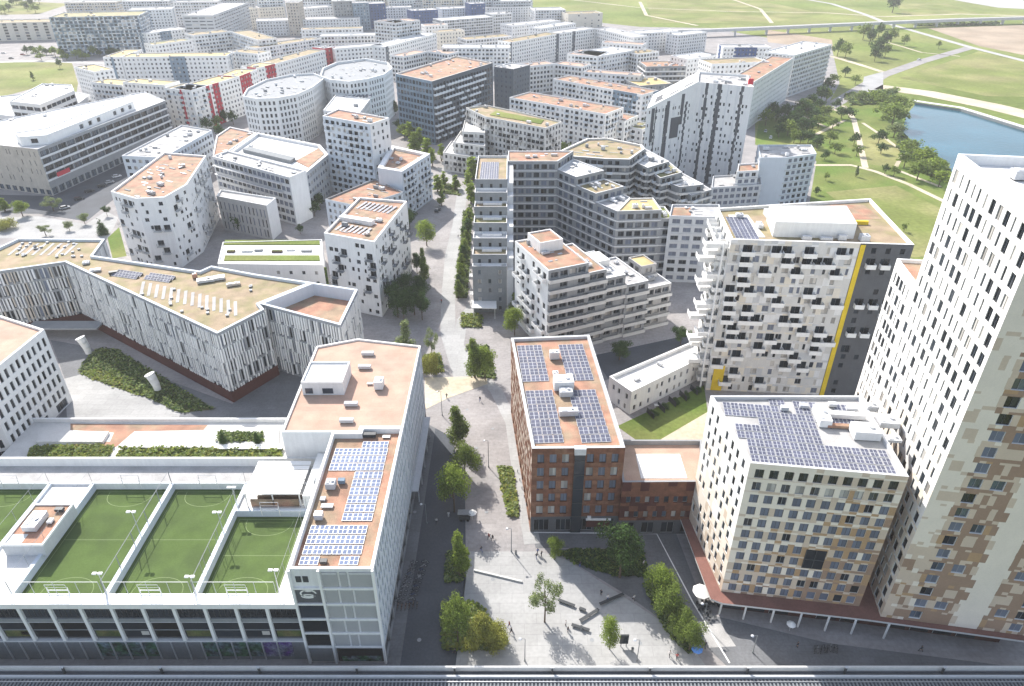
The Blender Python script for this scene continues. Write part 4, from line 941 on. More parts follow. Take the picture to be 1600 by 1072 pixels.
# ---- white block on the promenade
building('white_house', 'white block with orange roof, rows of solar tubes and black balconies by the promenade', [(506, 364), (585, 378), (636, 314), (561, 308)], 27.8, wm='white', roof='roof_orange', st=S(ch, prob=.75, balc=(.3, 2.6, 1.4, 'dark')), units=6, par=.8, parw=.6, pm='white')
wh = [o for o in COL.objects if o.name.startswith('white_house')][0]
u = (at(585, 378, 27.8) - at(506, 364, 27.8)).normalized()
solar(wh, at(513, 363, 27) + Vector((1.6, 2)), u, 7, 1, .9, 5.2, 27.0, gapx=.9, tilt=.05); solar(wh, at(556, 326, 27) + Vector((0, 0)), u, 8, 1, .9, 6.5, 27.0, gapx=.9, tilt=.05)
mb = MB(); q = at(530, 345, 27); mb.ob(q, u, 13, 2.4, 27.02, 28.6, 'white'); mb.build('roof_house', wh)
building('orange_roof_house', 'lower house with orange roof tucked behind the white promenade block', [(508, 311), (560, 322), (630, 300), (586, 279)], 15, wm='paleblue', roof='roof_orange', st=pun, units=5, pm='grey')
# ---- link building with planted roof between the white blocks
lk, _, _ = building('link_building', 'low white link building with planted strips and roof deck', [(340, 412), (505, 414), (503, 374), (348, 378)], 9, wm='white', roof='roof_white', st=S(fh=3.5, bw=5, ww=1.2, wh=1.4, prob=.8, kinds=('d', 'c')), units=0, par=.5)
mb = MB()
for (y0, y1) in ((376, 383), (400, 408)): mb.prism(ccw(wpoly(((350, y1), (500, y1), (499, y0), (352, y0)), 8.5)), 8.503, 8.8, 'lawn', bottom=False)
mb.build('green_roof', lk)
for i, (px, py) in enumerate(((362, 394), (385, 393), (405, 392), (432, 394), (455, 391), (478, 393))):
    p = at(px, py, 8.5); mb = MB(); mb.box(p.x - 1.6, p.x + 1.2 + i % 2, p.y - .7, p.y + .7, 8.503, 9.2, ('bark', 'white', 'grey')[i % 3], ('shrubbed', 'roof_white', 'grey')[i % 3], bottom=False); mb.build('roof_planter', lk)
# ---- courtyard complex
ct = S(fh=3.6, bw=3.2, ww=2.0, wh=1.7, kinds=('d', 's', 'c'), top=.8)
lc = 'grey courtyard complex with white roof hall, orange roof corners and dark glazing'
cc, cpg, _ = building('courtyard_school', lc, [(331, 244), (452, 277), (478, 266), (356, 235)], 22, wm='lightgrey', roof='roof_grey', st=S(ct, wh=2.2, ww=2.6, kinds=('s', 'd', 's')), units=9, pm='white2', par=.8, parw=.7, edges=lambda a, b, N: (S(ww=0), 'white') if N.x > .5 and N.y < .3 else None)
building('x', 'court hall', [(357, 238.5), (478, 270), (513, 241), (500, 226), (402, 207)], 18.6, wm='lightgrey', roof='roof_white', st=ct, units=3, pm='white2', par=1.4, parw=1.4, root=cc)
building('x', 'court nw', [(332, 246), (356, 237), (400, 207), (359, 198), (338, 212)], 18.4, wm='white2', roof='roof_orange', st=ct, units=4, pm='white2', par=.7, parw=.7, root=cc)
for px, m in ((((462, 252), (500, 231), (508, 240), (482, 262)), 'roof_orange'), (((380, 238), (455, 256), (462, 251), (390, 234)), 'midgrey')):
    mb = MB(); mb.prism(ccw(wpoly(px, 17.3)), 17.204, 17.5 if m == 'roof_orange' else 18.9, m, bottom=False); mb.build('roof_patch', cc)
for z in (18, 14):
    mb = MB(); A, B = at(332, 246, 22), at(450, 277, 22); d = (B - A).normalized(); N = Vector((d.y, -d.x)); mb.ob(A + N * .9, d, (B - A).length * .9, .89, z, z + .5, 'steel'); mb.build('sunshade', cc)
building('stone_wing', 'grey striped lower wing with white end wall in front of the courtyard complex', [(338, 306), (416, 321), (431, 309), (345, 296)], 15.5, wm='conc', roof='roof_grey', st=S(fh=5, bw=2.2, ww=.8, wh=3.6, kinds=('s', 'd'), jit=.5, top=2.2), pm='white', edges=lambda a, b, N: (S(ww=0), 'white') if N.x > .5 else None)
building('pale_wing', 'flat pale grey wing with dark edge line above the parked cars', [(190, 243), (255, 246), (331, 203), (284, 195)], 18, wm='paleblue', roof='roof_grey', st=ct, units=12, pm='white2')
# ---- left office buildings
of = S(fh=4.0, gf=6.5, bw=6, ww=5.5, wh=2.2, sill=1.0, kinds=('dD', 'dD', 'bD'), top=1.2, gbw=4.5, gww=3.5, gwh=3.4, gkind='b', dep=.5, band=('white2', .4, .9))
ofb = S(fh=4.0, gf=5, bw=3.2, ww=.5, wh=2.6, kinds=('s', 'd'), prob=.5, jit=.9, gkind='b')
oc, op, _ = building('long_office', 'long office with dark ribbon windows and red sign at its corner', [(58, 233), (258, 157), (225, 143), (-60, 200), (-60, 220)], 23, wm='beige', roof='roof_white', st=of, units=5, par=.6, pm='white2', edges=lambda a, b, N: (S(of, wh=2.5, sill=.9, gf=7), 'grey') if N.x > .1 and N.y < 0 else (ofb, 'beige'))
building('x', 'long office top', [(30, 214), (72, 211), (208, 158), (204, 147), (72, 200), (22, 207)], 27, wm='white', roof='roof_white', st=S(of, gf=0, bw=7, ww=3, prob=.6, band=None), root=oc, z0=22.5, par=.4, nind=10)
q = Vector((op[0].x, op[0].y)); c0 = at(58, 233, 23); c1 = at(258, 157, 23); d = (c1 - c0).normalized(); N = Vector((d.y, -d.x))
mb = MB(); mb.ob(c0 + d * 6 + N * .45, d, 9, .2, 7.5, 9.6, 'signred'); mb.build('red_sign', oc)
of2, _, _ = building('terraced_office', 'white office with curved dark window bands near the left edge', [(14, 158), (62, 163), (70, 160), (116, 141), (112, 132), (66, 130)], 22, wm='white', roof='roof_white', st=S(of, gf=4, band=None), units=6, pm='white2')
building('x', 'terr office low', [(-10, 178), (58, 186), (100, 176), (130, 156), (140, 148), (100, 140), (0, 150)], 14, wm='white2', roof='roof_white', st=S(of, gf=3, bw=8, ww=6.5, band=None), root=of2, nind=20)
# ================================================================== far city
fs = S(fh=3.1, bw=3.3, ww=1.35, wh=1.5, kinds=('d', 'd', 'w', 'b', 'c'), top=.8, dep=.2)
fr_ = S(fs, bw=3.0, ww=2.0, wh=1.8, band=('white2', .8, 1.0))
fb = S(fs, balc=(.4, 2.4, 1.2, 'glass'))
def redpan(a0, a1, key):
    return lambda u, v, r: key if a0 < u < a1 else 'white'
def fbl(label, bars, z, wm='white2', roof='roof_beige', st=None, units=4, pm=None, name='apartment_block', edges=None, far=True):
    root = None; z *= 1.15; bars = [b if len(b) < 4 else b[:3] + (b[3] * 1.15,) + b[4:] for b in bars]
    for k, b in enumerate(bars):
        pg = bar(b[0], b[1], b[2], z if len(b) < 4 else b[3])
        r_ = building(name, label if root is None else label + str(k), pg, z if len(b) < 4 else b[3], wm=b[4] if len(b) > 4 else wm, roof=b[5] if len(b) > 5 else roof, st=b[6] if len(b) > 6 else (st or fs), px=False, far=far, root=root, units=units if k == 0 else 2, pm=pm or 'white2', group=None)
        root = root or r_[0]
    return root
fbl('white block with yellow roofs, purple balconies and red corner stripe', [((116, 104), (146, 112), 14), ((141, 128), (191, 133), 14, 20, 'white2', 'roof_yellow', fb), ((191, 128), (257, 133), 14, 22, 'white', 'roof_yellow', fs), ((257, 137), (298, 141), 16, 22, 'white', 'roof_yellow', S(fb, pan=redpan(.82, 1, 'red'), cell=1)), ((298, 141), (374, 119), 16, 22, 'white', 'roof_yellow', S(fs, pan=redpan(.42, .54, 'red'), cell=1.5)), ((374, 119), (402, 108), 16, 22, 'white', 'roof_yellow', S(fs, pan=redpan(0, .6, 'red'), cell=1.5))], 21, 'white', 'roof_yellow', fs, far=False)
fbl('long white block with yellow roof behind the red striped block', [((189, 89), (354, 87), 18), ((188, 89), (222, 77), 14)], 20, 'white', 'roof_yellow', S(fs, pan=redpan(.45, .6, 'bluegrey'), cell=2))
fbl('white block with one bright red bay near the round pair', [((402, 106), (432, 99), 16, 20, 'white', 'roof_yellow', S(fs, pan=redpan(.4, .95, 'red'), cell=1.5)), ((432, 99), (508, 78), 16)], 20, 'white', 'roof_beige')
fbl('white row house with a red end bay beside the far round block', [((505, 76), (523, 73), 14, 20, 'red'), ((523, 76), (600, 70), 16)], 20, 'white', 'roof_grey')
fbl('long white house with even windows and dark corner, behind the dark block', [((602, 73), (682, 52), 16)], 20, 'white', 'roof_white', S(fs, pan=redpan(0, .06, 'darkblue'), cell=1.5))
fbl('beige corner house with pinkish windows behind the long white house', [((686, 50), (726, 47), 16)], 18, 'cream', 'roof_beige')
fbl('grey and white tower house with peach roof, highest in the far middle', [((584, 33), (618, 36), 20, 30), ((618, 36), (656, 31), 20, 30)], 30, 'lightgrey', 'roof_peach', fb)
fbl('long low white hall with ridged grey roof in the far left middle', [((400, 33), (562, 28), 26)], 14, 'white2', 'roof_grey', fs)
fbl('white house below the ridged hall with balcony rows', [((400, 75), (500, 60), 16)], 16, 'white', 'roof_beige', fb)
fbl('white flat block with pale roof just behind the dark block', [((630, 88), (668, 80), 14), ((668, 80), (700, 84), 14)], 18, 'white', 'roof_peach', fr_)
fbl('white terrace house with banded balconies right of the beige corner house', [((728, 62), (800, 56), 18)], 17, 'white2', 'roof_beige', fr_)
fbl('dark blue glazed block peeping out right of the dark balcony block', [((772, 104), (802, 108), 20)], 26, 'darkblue', 'roof_grey', S(fs, kinds=('b',)))
fbl('white row of four storeys behind the orange roofed block', [((800, 106), (866, 99), 14), ((866, 99), (910, 104), 14)], 18, 'white', 'roof_peach', fr_)
fbl('big white courtyard block with dark corner slots in the far middle', [((800, 66), (874, 52), 16, 21, 'white2', 'roof_beige', S(fs, pan=redpan(.94, 1, 'darkblue'), cell=1.5)), ((874, 52), (930, 44), 16, 21, 'lightgrey', 'roof_grey', S(fs, pan=redpan(.35, .45, 'darkblue'), cell=1.5)), ((930, 44), (990, 58), 16)], 21, 'white2', 'roof_grey')
fbl('white square house with shining white roof panel', [((886, 84), (934, 88), 26), ((934, 88), (992, 78), 26, 20, 'white2', 'roof_white')], 20, 'white', 'roof_peach', fb)
fbl('long block with orange roof and dark green balcony bays behind the striped tower', [((864, 123), (1004, 148), 18)], 20, 'white2', 'roof_orange', S(fb, pan=redpan(.7, .95, 'bluegrey'), cell=2), units=8, far=False)
fbl('orange roofed white block with terraces dropping to the right', [((796, 152), (946, 178), 20), ((946, 184), (976, 189), 16, 16), ((976, 196), (1004, 202), 14, 12, 'white2', 'roof_green')], 21, 'white', 'roof_orange', fb, units=9, far=False)
fbl('low block with yellow and green roof court left of the striped tower', [((1000, 134), (1050, 130), 26)], 14, 'midgrey', 'roof_yellow', fs)
fbl('dark block with orange roof and machines above the yellow roof court', [((1010, 104), (1072, 103), 24)], 18, 'midgrey', 'roof_orange', fr_, units=8)
fbl('long white block with flower like windows behind the striped tower', [((1074, 92), (1120, 86), 18), ((1112, 100), (1202, 96), 20, 26, 'white', 'roof_beige')], 22, 'white', 'roof_white')
fbl('white slab with dark window rows right behind the striped tower', [((1178, 128), (1240, 90), 16)], 26, 'white', 'roof_orange', fs, units=5)
fbl('white end house with curved balcony bands facing the park', [((1242, 86), (1300, 69), 24)], 26, 'white', 'roof_white', fr_, name='balcony_house', units=6)
fbl('small white houses with shady yards near the far fields', [((1000, 52), (1060, 48), 18), ((1060, 55), (1105, 50), 16)], 16, 'white2', 'roof_white')
fbl('blue and white roofed block beyond the white slab', [((1130, 74), (1205, 74), 18)], 15, 'white2', 'roof_grey', S(fs, pan=redpan(.25, .7, 'blue'), cell=2))
fbl('brownish hall with dark doors at the edge of the far fields', [((888, 22), (942, 20), 24)], 14, 'cream', 'roof_beige', S(fs, bw=9, ww=2, prob=.5))
fbl('pale low house in the haze at the far top middle', [((800, 40), (876, 32), 20)], 15, 'white2', 'roof_grey')
fbl('grey house with flat white roof in the far middle haze', [((690, 32), (770, 26), 22)], 16, 'lightgrey', 'roof_white', fr_)
fbl('long beige house with tall shadowed bays at the far left', [((-20, 36), (78, 34), 30)], 16, 'cream', 'roof_beige', S(fs, bw=10, ww=4, wh=2.2))
fbl('bluish glass block with white zigzag lattice and green roof', [((76, 27), (216, 24), 40)], 30, 'bluegrey', 'roof_green', S(fs, bw=4, ww=2.6, wh=2.2, kinds=('b', 'c', 'w'), pan=lambda u, v, r: r.choice(('bluegrey', 'paleblue', 'white2', 'bluegrey')), cell=2), units=8, name='glass_block')
fbl('white block with dark glazed bays right of the bluish glass block', [((200, 16), (268, 14), 30)], 24, 'white2', 'roof_grey', S(fs, pan=redpan(.3, .5, 'bluegrey'), cell=3))
fbl('grey ribbed slab with blue edged roof at the far top left', [((285, 24), (346, 4), 30)], 28, 'lightgrey', 'roof_grey', S(fs, bw=8, ww=6, wh=1), name='slab_block')
fbl('cream house with brown roof beside the grey ribbed slab', [((350, 18), (402, 12), 26)], 20, 'cream', 'roof_beige')
fbl('white balcony house with beige roof below the grey ribbed slab', [((302, 55), (360, 49), 20), ((360, 49), (402, 62), 18)], 20, 'white', 'roof_beige', fb)
fbl('white house at the foot of the bluish glass block', [((228, 52), (292, 44), 18)], 17, 'white2', 'roof_white', S(fs, pan=redpan(.3, .6, 'bluegrey'), cell=2))
for lb, A_, B_, z, dp, wm in (('deep blue far house left of the peach roofed tower house', (577, 6), (602, 5), 24, 24, 'blue'), ('deep blue far house right of the peach roofed tower house', (644, 17), (684, 15), 18, 22, 'blue'), ('deep blue far house at the very top of the photo', (735, 6), (758, 5), 22, 20, 'blue'), ('beige slender far tower at the top edge', (446, 4), (466, 4), 30, 20, 'beige'), ('grey far tower pair at the top edge', (520, 2), (550, 1), 28, 20, 'grey'), ('blue-grey far tower beside the grey tower pair', (551, 5), (576, 4), 26, 20, 'bluegrey'), ('white far house with dark base along the top edge', (466, 14), (520, 10), 20, 24, 'white2'), ('pale far block left of the beige slender tower', (404, 12), (444, 10), 18, 24, 'cream'), ('white far house with a thin dark roof line, top middle', (600, 12), (643, 11), 16, 24, 'white2'), ('pale blue far house at the top, right of the middle', (690, 14), (734, 12), 16, 24, 'paleblue'), ('white far house right of the deep blue top house', (760, 12), (830, 10), 16, 24, 'white2')):
    fbl(lb, [(A_, B_, dp)], z, wm, 'roof_grey')

for lb, A_, B_, z, dp, wm, rf in (('white block filling the gap left of the big courtyard block', (690, 74), (796, 74), 20, 16, 'white', 'roof_white'), ('white block with thin peach roof between beige corner house and terrace house', (664, 40), (700, 38), 18, 14, 'white', 'roof_peach'), ('pale block with flat roof right behind the ridged hall', (470, 46), (566, 44), 17, 16, 'white2', 'roof_beige'), ('white block in front of the ridged hall, next to the peach roofed tower house', (500, 56), (590, 54), 18, 14, 'white', 'roof_white'),
    ('white block between long yellow roofed block and row house', (356, 80), (402, 84), 20, 16, 'white', 'roof_beige'), ('white house with roof garden above the yellow roofed block', (240, 70), (300, 62), 20, 16, 'white', 'roof_green'), ('white block just right of the square house with the roof panel', (996, 84), (1030, 80), 19, 16, 'white', 'roof_beige'), ('white low block before the small houses at the far fields', (940, 66), (1004, 70), 18, 14, 'white', 'roof_peach'), ('white block behind the orange roofed row, right of four storey row', (912, 112), (1000, 118), 17, 12, 'white2', 'roof_peach'), ('far white block with long roof under the top edge, centre', (770, 22), (800, 20), 18, 20, 'white2', 'roof_grey'), ('far white block under the brown hall with dark doors', (845, 44), (900, 36), 17, 16, 'white', 'roof_white')):
    fbl(lb, [(A_, B_, dp)], z, wm, rf, R.choice((fs, fb, fr_)))

for k, (xa, xb, yy, wm) in enumerate(((270, 340, 3, 'white2'), (345, 400, 1, 'cream'), (470, 516, 1, 'white2'), (580, 640, -2, 'lightgrey'), (645, 690, 3, 'white2'), (770, 830, 2, 'lightgrey'), (100, 180, 4, 'cream'), (190, 262, 2, 'white2'), (660, 730, -3, 'cream'))):
    fbl(('far white slab at the top edge above the ribbed slab', 'far cream house at the top edge beside the white slab', 'far white house between the two grey towers at the top edge', 'far grey house at the top edge, left of the deep blue houses', 'far white house squeezed between the deep blue houses', 'far grey house at the right end of the top row', 'far cream house behind the bluish glass block', 'far white house behind the dark bayed block', 'far cream house in the very last row at the top')[k], [((xa, yy), (xb, yy - 1), 24)], R.uniform(17, 24), wm, 'roof_grey', fb)

for k, (xa, xb, yy, wm, h_) in enumerate(((268, 330, -4, 'white2', 26), (335, 396, -6, 'lightgrey', 24), (402, 442, -3, 'white', 26), (470, 530, -6, 'white2', 28), (556, 600, -6, 'cream', 26), (606, 660, -8, 'white', 26), (668, 720, -7, 'paleblue', 24), (726, 780, -6, 'white2', 26), (786, 832, -4, 'white', 22), (836, 884, 16, 'white2', 16))):
    fbl(('outermost white slab over the ribbed slab', 'outermost grey slab beyond the cream top edge house', 'outermost white house left of the beige slender tower', 'outermost white slab right of the beige slender tower', 'outermost cream slab beyond the blue-grey far tower', 'outermost white slab beyond the white thin roofed far house', 'outermost pale blue slab in the last row', 'outermost white slab beyond the deep blue top house', 'outermost white house at the right end of the last row', 'white low far house left of the brown hall with dark doors')[k], [((xa, yy), (xb, yy - 1), 30)], h_, wm, 'roof_grey', fb)
# ================================================================== ground, roads, water
LAY = [0.0]
def sheet(name, px, key, z, px_in=True):
    pg = ccw([at(a, b, 0) for a, b in px] if px_in else [Vector(p) for p in px])
    mb = MB(); mb.poly([(p.x, p.y, z) for p in pg], key); o = mb.build(name); o['kind'] = 'structure'; return o
def strip(name, px, wd, key, z, kind='structure', px_in=True):
    c = [at(a, b, 0) for a, b in px] if px_in else [Vector(p) for p in px]; L_, R_ = [], []
    for i, p in enumerate(c):
        d = (c[min(i + 1, len(c) - 1)] - c[max(i - 1, 0)]).normalized(); n = Vector((-d.y, d.x)) * wd / 2; L_.append(p + n); R_.append(p - n)
    mb = MB()
    for i in range(len(c) - 1): mb.poly([(R_[i].x, R_[i].y, z), (R_[i + 1].x, R_[i + 1].y, z), (L_[i + 1].x, L_[i + 1].y, z), (L_[i].x, L_[i].y, z)], key)
    o = mb.build(name); o['kind'] = kind; return o
sheet('ground', [(-2200, -40), (2200, -40), (2200, 2700), (-2200, 2700)], 'field', -.06, False)
sheet('city_ground', [(-900, 1300), (-900, 10), (300, -12), (800, -5), (830, 24), (1000, 42), (1110, 44), (1300, 76), (1312, 130), (1290, 170), (1180, 190), (1180, 225), (1276, 250), (1262, 335), (1420, 402), (1500, 430), (2300, 470), (2300, 1300)], 'paving', -.03)
sheet('lawn', [(-900, 102), (112, 97), (122, 130), (118, 152), (60, 136), (0, 152), (-900, 200)], 'drylawn', -.01)
strip('road', [(-900, 120), (0, 97), (60, 95), (190, 100)], 9, 'roof_grey', .0)
sheet('parking', [(-60, 76), (46, 76), (30, 94), (-100, 96)], 'paving', .01)
sheet('grass_field', [(-400, 30), (60, 22), (110, 6), (0, 0), (-500, -5)], 'drylawn', -.01)
sheet('park_lawn', [(1180, 226), (1186, 190), (1290, 168), (1310, 150), (1405, 148), (1425, 215), (1485, 290), (1560, 440), (1420, 403), (1262, 336), (1276, 252)], 'lawn', -.01)
sheet('dry_lawn', [(1338, 192), (1350, 186), (1412, 238), (1396, 262), (1350, 256)], 'drylawn', .01)
sheet('dry_lawn', [(1290, 300), (1400, 290), (1478, 330), (1460, 400), (1425, 402)], 'drylawn', .01)
for px, wd in (([(1318, 165), (1334, 186), (1345, 230), (1352, 262)], 3.4), ([(1348, 192), (1378, 212), (1412, 238), (1398, 264)], 2.2), ([(1272, 258), (1330, 258), (1368, 268), (1420, 288), (1478, 316)], 3.2), ([(1290, 168), (1330, 178)], 4), ([(1275, 210), (1305, 195), (1320, 188)], 2.6), ([(1398, 264), (1425, 275), (1470, 292)], 2.4), ([(1240, 175), (1290, 198)], 2.6)):
    strip('path', px, wd, 'sand', .03)
strip('road', [(1290, 170), (1322, 152), (1352, 134), (1378, 118), (1440, 96), (1517, 74)], 11, 'paving', .02)
strip('road', [(1230, -6), (1300, 6), (1350, 22), (1388, 37), (1440, 52), (1517, 74), (1600, 95), (1760, 130)], 8, 'roof_grey', .025)
sheet('sand_lot', [(1350, 120), (1380, 112), (1380, 146), (1345, 146)], 'plaza', .03)
strip('sand_track', [(1372, 136), (1450, 146), (1550, 166), (1640, 188), (1900, 260)], 22, 'sand', .03)
sheet('meadow', [(1405, 122), (1460, 104), (1530, 80), (1640, 106), (1640, 152), (1540, 150)], 'drylawn', .0)
sheet('soil_field', [(1450, 44), (1640, 38), (1640, 94), (1530, 72)], 'soil', .0)
sheet('soil_field', [(1196, 46), (1300, 62), (1302, 78), (1200, 66)], 'soil', .0)
sheet('soil_field', [(1490, 0), (1640, -2), (1640, 16), (1560, 12)], 'roof_grey', .0)
sheet('meadow', [(1010, 2), (1200, 4), (1290, 22), (1200, 36), (1020, 36)], 'drylawn', -.02)
sheet('meadow', [(1400, 4), (1480, 6), (1530, 22), (1410, 24)], 'drylawn', -.02)
for px, wd in (([(1000, 3), (1010, 24), (1090, 40)], 5), ([(870, -3), (1000, 12), (1140, 18), (1290, 20)], 4), ([(1290, 20), (1380, 26), (1500, 22), (1640, 26)], 6), ([(1130, -6), (1188, 14), (1206, 36)], 5), ([(1300, 88), (1340, 100), (1378, 112)], 6), ([(1380, 64), (1440, 82), (1500, 88)], 3)):
    strip('track', px, wd, 'sand', .02)
sheet('lake', [(1410, 206), (1416, 180), (1430, 163), (1500, 174), (1600, 205), (1900, 280), (1900, 340), (1492, 288), (1480, 252), (1442, 236)], 'water', .04)
qw = strip('quay', [(1426, 160), (1500, 171), (1600, 202), (1900, 277)], 5, 'concpale', 1.4)
mb = MB(); c = [at(a, b, 0) for a, b in ((1428, 163), (1500, 174), (1600, 205), (1900, 280))]
for p, q in zip(c, c[1:]):
    d = (q - p).normalized(); mb.ob(p + Vector((-d.y, d.x)) * .3, d, (q - p).length, .5, .05, 1.39, 'midgrey')
tag(mb.build('quay_wall'), 'dark quay wall along the far side of the blue lake', 'quay wall')
sheet('asphalt_street', [(-200, 300), (76, 306), (262, 196), (274, 212), (192, 300), (135, 346), (60, 334), (-200, 330)], 'asphalt', -.01)
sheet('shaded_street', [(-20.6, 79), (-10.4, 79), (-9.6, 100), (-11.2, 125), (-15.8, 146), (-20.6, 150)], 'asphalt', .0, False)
sheet('sidewalk', [(-23.2, 79), (-20.6, 79), (-20.6, 150), (-23.2, 152)], 'darkpaving', .0, False)
sheet('plaza', [(-10.4, 79), (36, 79), (33, 86), (12, 104.5), (6, 107), (-9.6, 107)], 'plaza', .0, False)
strip('bright_path', [(745, 470), (722, 500), (716, 540), (735, 575), (775, 610), (800, 660), (815, 760), (832, 850)], 3.6, 'plaza', .012)
strip('light_path', [(690, 262), (722, 300), (716, 350), (705, 400), (700, 470), (700, 520), (722, 590)], 5, 'plaza', .006)
sheet('sand_patch', [(664, 590), (760, 588), (762, 600), (700, 622), (664, 640)], 'sand', .016)
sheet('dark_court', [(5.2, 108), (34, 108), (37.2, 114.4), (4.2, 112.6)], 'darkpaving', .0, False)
sheet('square_shade_sheet', [(9, 107.6), (33.6, 107.6), (38, 90), (33, 86), (24, 95), (13, 104)], 'darkpaving', .006, False)  # dark sheet with the brick block's shade put into its colour
strip('white_kerb_line', [(834, 832), (1026, 834), (1082, 940), (1140, 1036)], .3, 'white', .024)
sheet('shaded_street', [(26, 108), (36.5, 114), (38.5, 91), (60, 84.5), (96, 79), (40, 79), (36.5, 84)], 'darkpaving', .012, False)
sheet('grey_ramp', [(1093, 978), (1126, 974), (1150, 1010), (1108, 1012)], 'roof_grey', .02)
sheet('garden_lawn', [(964, 666), (1100, 602), (1112, 690), (1000, 692)], 'lawn', .006)
sheet('garden_path', [(1030, 688), (1112, 640), (1112, 690)], 'sand', .02)
sheet('asphalt_street', [(925, 556), (1092, 520), (1110, 540), (952, 594)], 'asphalt', -.005)
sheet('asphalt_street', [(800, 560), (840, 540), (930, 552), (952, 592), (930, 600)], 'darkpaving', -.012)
sheet('school_yard', [(-124, 150), (-60, 150), (-52, 178), (-70, 178), (-79, 161), (-118, 181), (-136, 192), (-150, 196), (-126, 164)], 'darkpaving', -.01, False)  # yard paving carries its shade as a grey colour
sheet('yard_sun_patch', [(100, 592), (165, 575), (290, 632), (278, 655), (105, 655)], 'plaza', .0)  # sunlit part of the yard painted as a paler sheet
sheet('green_wedge', [(168, 372), (186, 355), (198, 400), (176, 404)], 'lawn', .0)
sheet('white_square', [(-200, 345), (60, 338), (135, 350), (165, 330), (185, 340), (170, 372), (0, 372), (-200, 400)], 'plaza', -.005)
# planting beds: uncountable low plants
def bed(label, px, h, key, n, name='ground_cover', px_in=True, z0=0, sz=.5):
    pg = ccw([at(a, b, z0) for a, b in px] if px_in else [Vector(p) for p in px]); rr = random.Random(n); mb = MB()
    mb.poly([(p.x, p.y, z0 + .05) for p in pg], 'shrubbed')
    xs = [p.x for p in pg]; ys = [p.y for p in pg]; k = 0
    while k < n:
        q = (rr.uniform(min(xs), max(xs)), rr.uniform(min(ys), max(ys)))
        if not inside(q, pg): continue
        k += 1; lump = .5 + .5 * math.sin(q[0] * 1.3 + math.sin(q[1])) * math.sin(q[1] * 1.1 + 1); hh = h * (.35 + .65 * lump) * rr.uniform(.6, 1.1); r = sz * rr.uniform(.6, 1.2)
        for j in range(3):
            a = rr.uniform(0, 6.28); t = rr.uniform(-.6, .6); u = Vector((math.cos(a), math.sin(a), t)) * r; v = Vector((-math.sin(a), math.cos(a), rr.uniform(-.2, .8))) * r
            c = Vector((q[0] + rr.uniform(-r, r), q[1] + rr.uniform(-r, r), z0 + .08 + hh * rr.uniform(.5, 1)))
            mb.poly([c - u * .5 - v * .5, c + u * .5 - v * .5, c + u * .5 + v * .5, c - u * .5 + v * .5], key[rr.randrange(len(key))])
    o = mb.build(name); o['kind'] = 'stuff'; o['label'] = label; o['category'] = 'planting'; return o
LF = ('leaf', 'leaf_dark', 'leaf_grey'); LY = ('leaf', 'leaf_yellow', 'leaf_bright', 'leaf_grey')
bed('dark green planting strip in the shaded school yard', [(121, 582), (150, 545), (180, 545), (335, 640), (282, 645), (210, 612), (160, 578)], .7, LF, 1500)
bed('sunlit yellow green planting beds along the school yard path', [(122, 583), (158, 577), (240, 618), (215, 618), (165, 600)], .6, LY, 260)
bed('shaded ground cover below the big plaza tree', [(868, 862), (1000, 860), (1012, 900), (960, 900), (900, 880)], .7, ('leaf_dark', 'leaf_dark', 'leaf'), 1100)
bed('trimmed planting strip beside the sunny promenade', [(779, 732), (799, 732), (809, 806), (796, 808)], .9, LY, 700)
bed('planting bed under the street trees left of the plaza', [(701, 862), (730, 862), (722, 908), (697, 908)], .8, LF, 500)
bed('yellowing shrub bed at the bottom of the plaza', [(694, 945), (748, 945), (792, 1002), (780, 1016), (692, 1016)], 1.3, LY, 1100)
bed('planted strip under the row of trees right of the plaza', [(1005, 915), (1035, 900), (1092, 1006), (1075, 1022), (1040, 985)], .8, LF, 900)
bed('yellow green meadow planting on the terrace near the left edge', [(52, 698), (178, 698), (168, 720), (44, 720)], 1.0, LY, 800, z0=4.0)
bed('grey green shrub strip along the terrace behind the pitches', [(190, 703), (440, 703), (440, 720), (184, 720)], 1.5, ('leaf_grey', 'leaf', 'leaf_yellow', 'leaf_bright'), 1300, z0=4.0)
bed('green planter with low shrubs on the terrace', [(340, 676), (412, 676), (412, 690), (342, 690)], .6, LF, 250, z0=4.5)
bed('median planting along the promenade by the dark terraced wing', [(724, 330), (738, 330), (730, 466), (712, 466)], 1.0, LF, 900)
bed('orange tinged shrubs in the bed before the white canopy', [(720, 492), (754, 492), (752, 512), (722, 512)], 1.0, LY, 300)
bed('shrubs in the bed along the middle of the promenade', [(728, 540), (762, 540), (775, 592), (745, 590)], .9, LF, 450)
bed('yellow shrubs at the back corner of the L-shaped block', [(662, 555), (690, 555), (692, 582), (664, 582)], 1.2, LY, 350)
bed('flower beds at the upper bend of the promenade', [(680, 285), (712, 290), (720, 306), (690, 302)], .8, LF, 200)
bed('reeds and bushes at the near lake shore', [(1405, 205), (1420, 232), (1478, 256), (1480, 285), (1440, 270), (1405, 235)], 2.2, LF, 900, sz=1.6)
bed('scrub along the far edge of the meadow', [(1428, 36), (1560, 36), (1560, 40), (1428, 41)], 3, LF, 300, sz=3)
bed('scrub around the park junction', [(1320, 148), (1400, 140), (1400, 160), (1330, 165)], 2, LF, 350, sz=2)
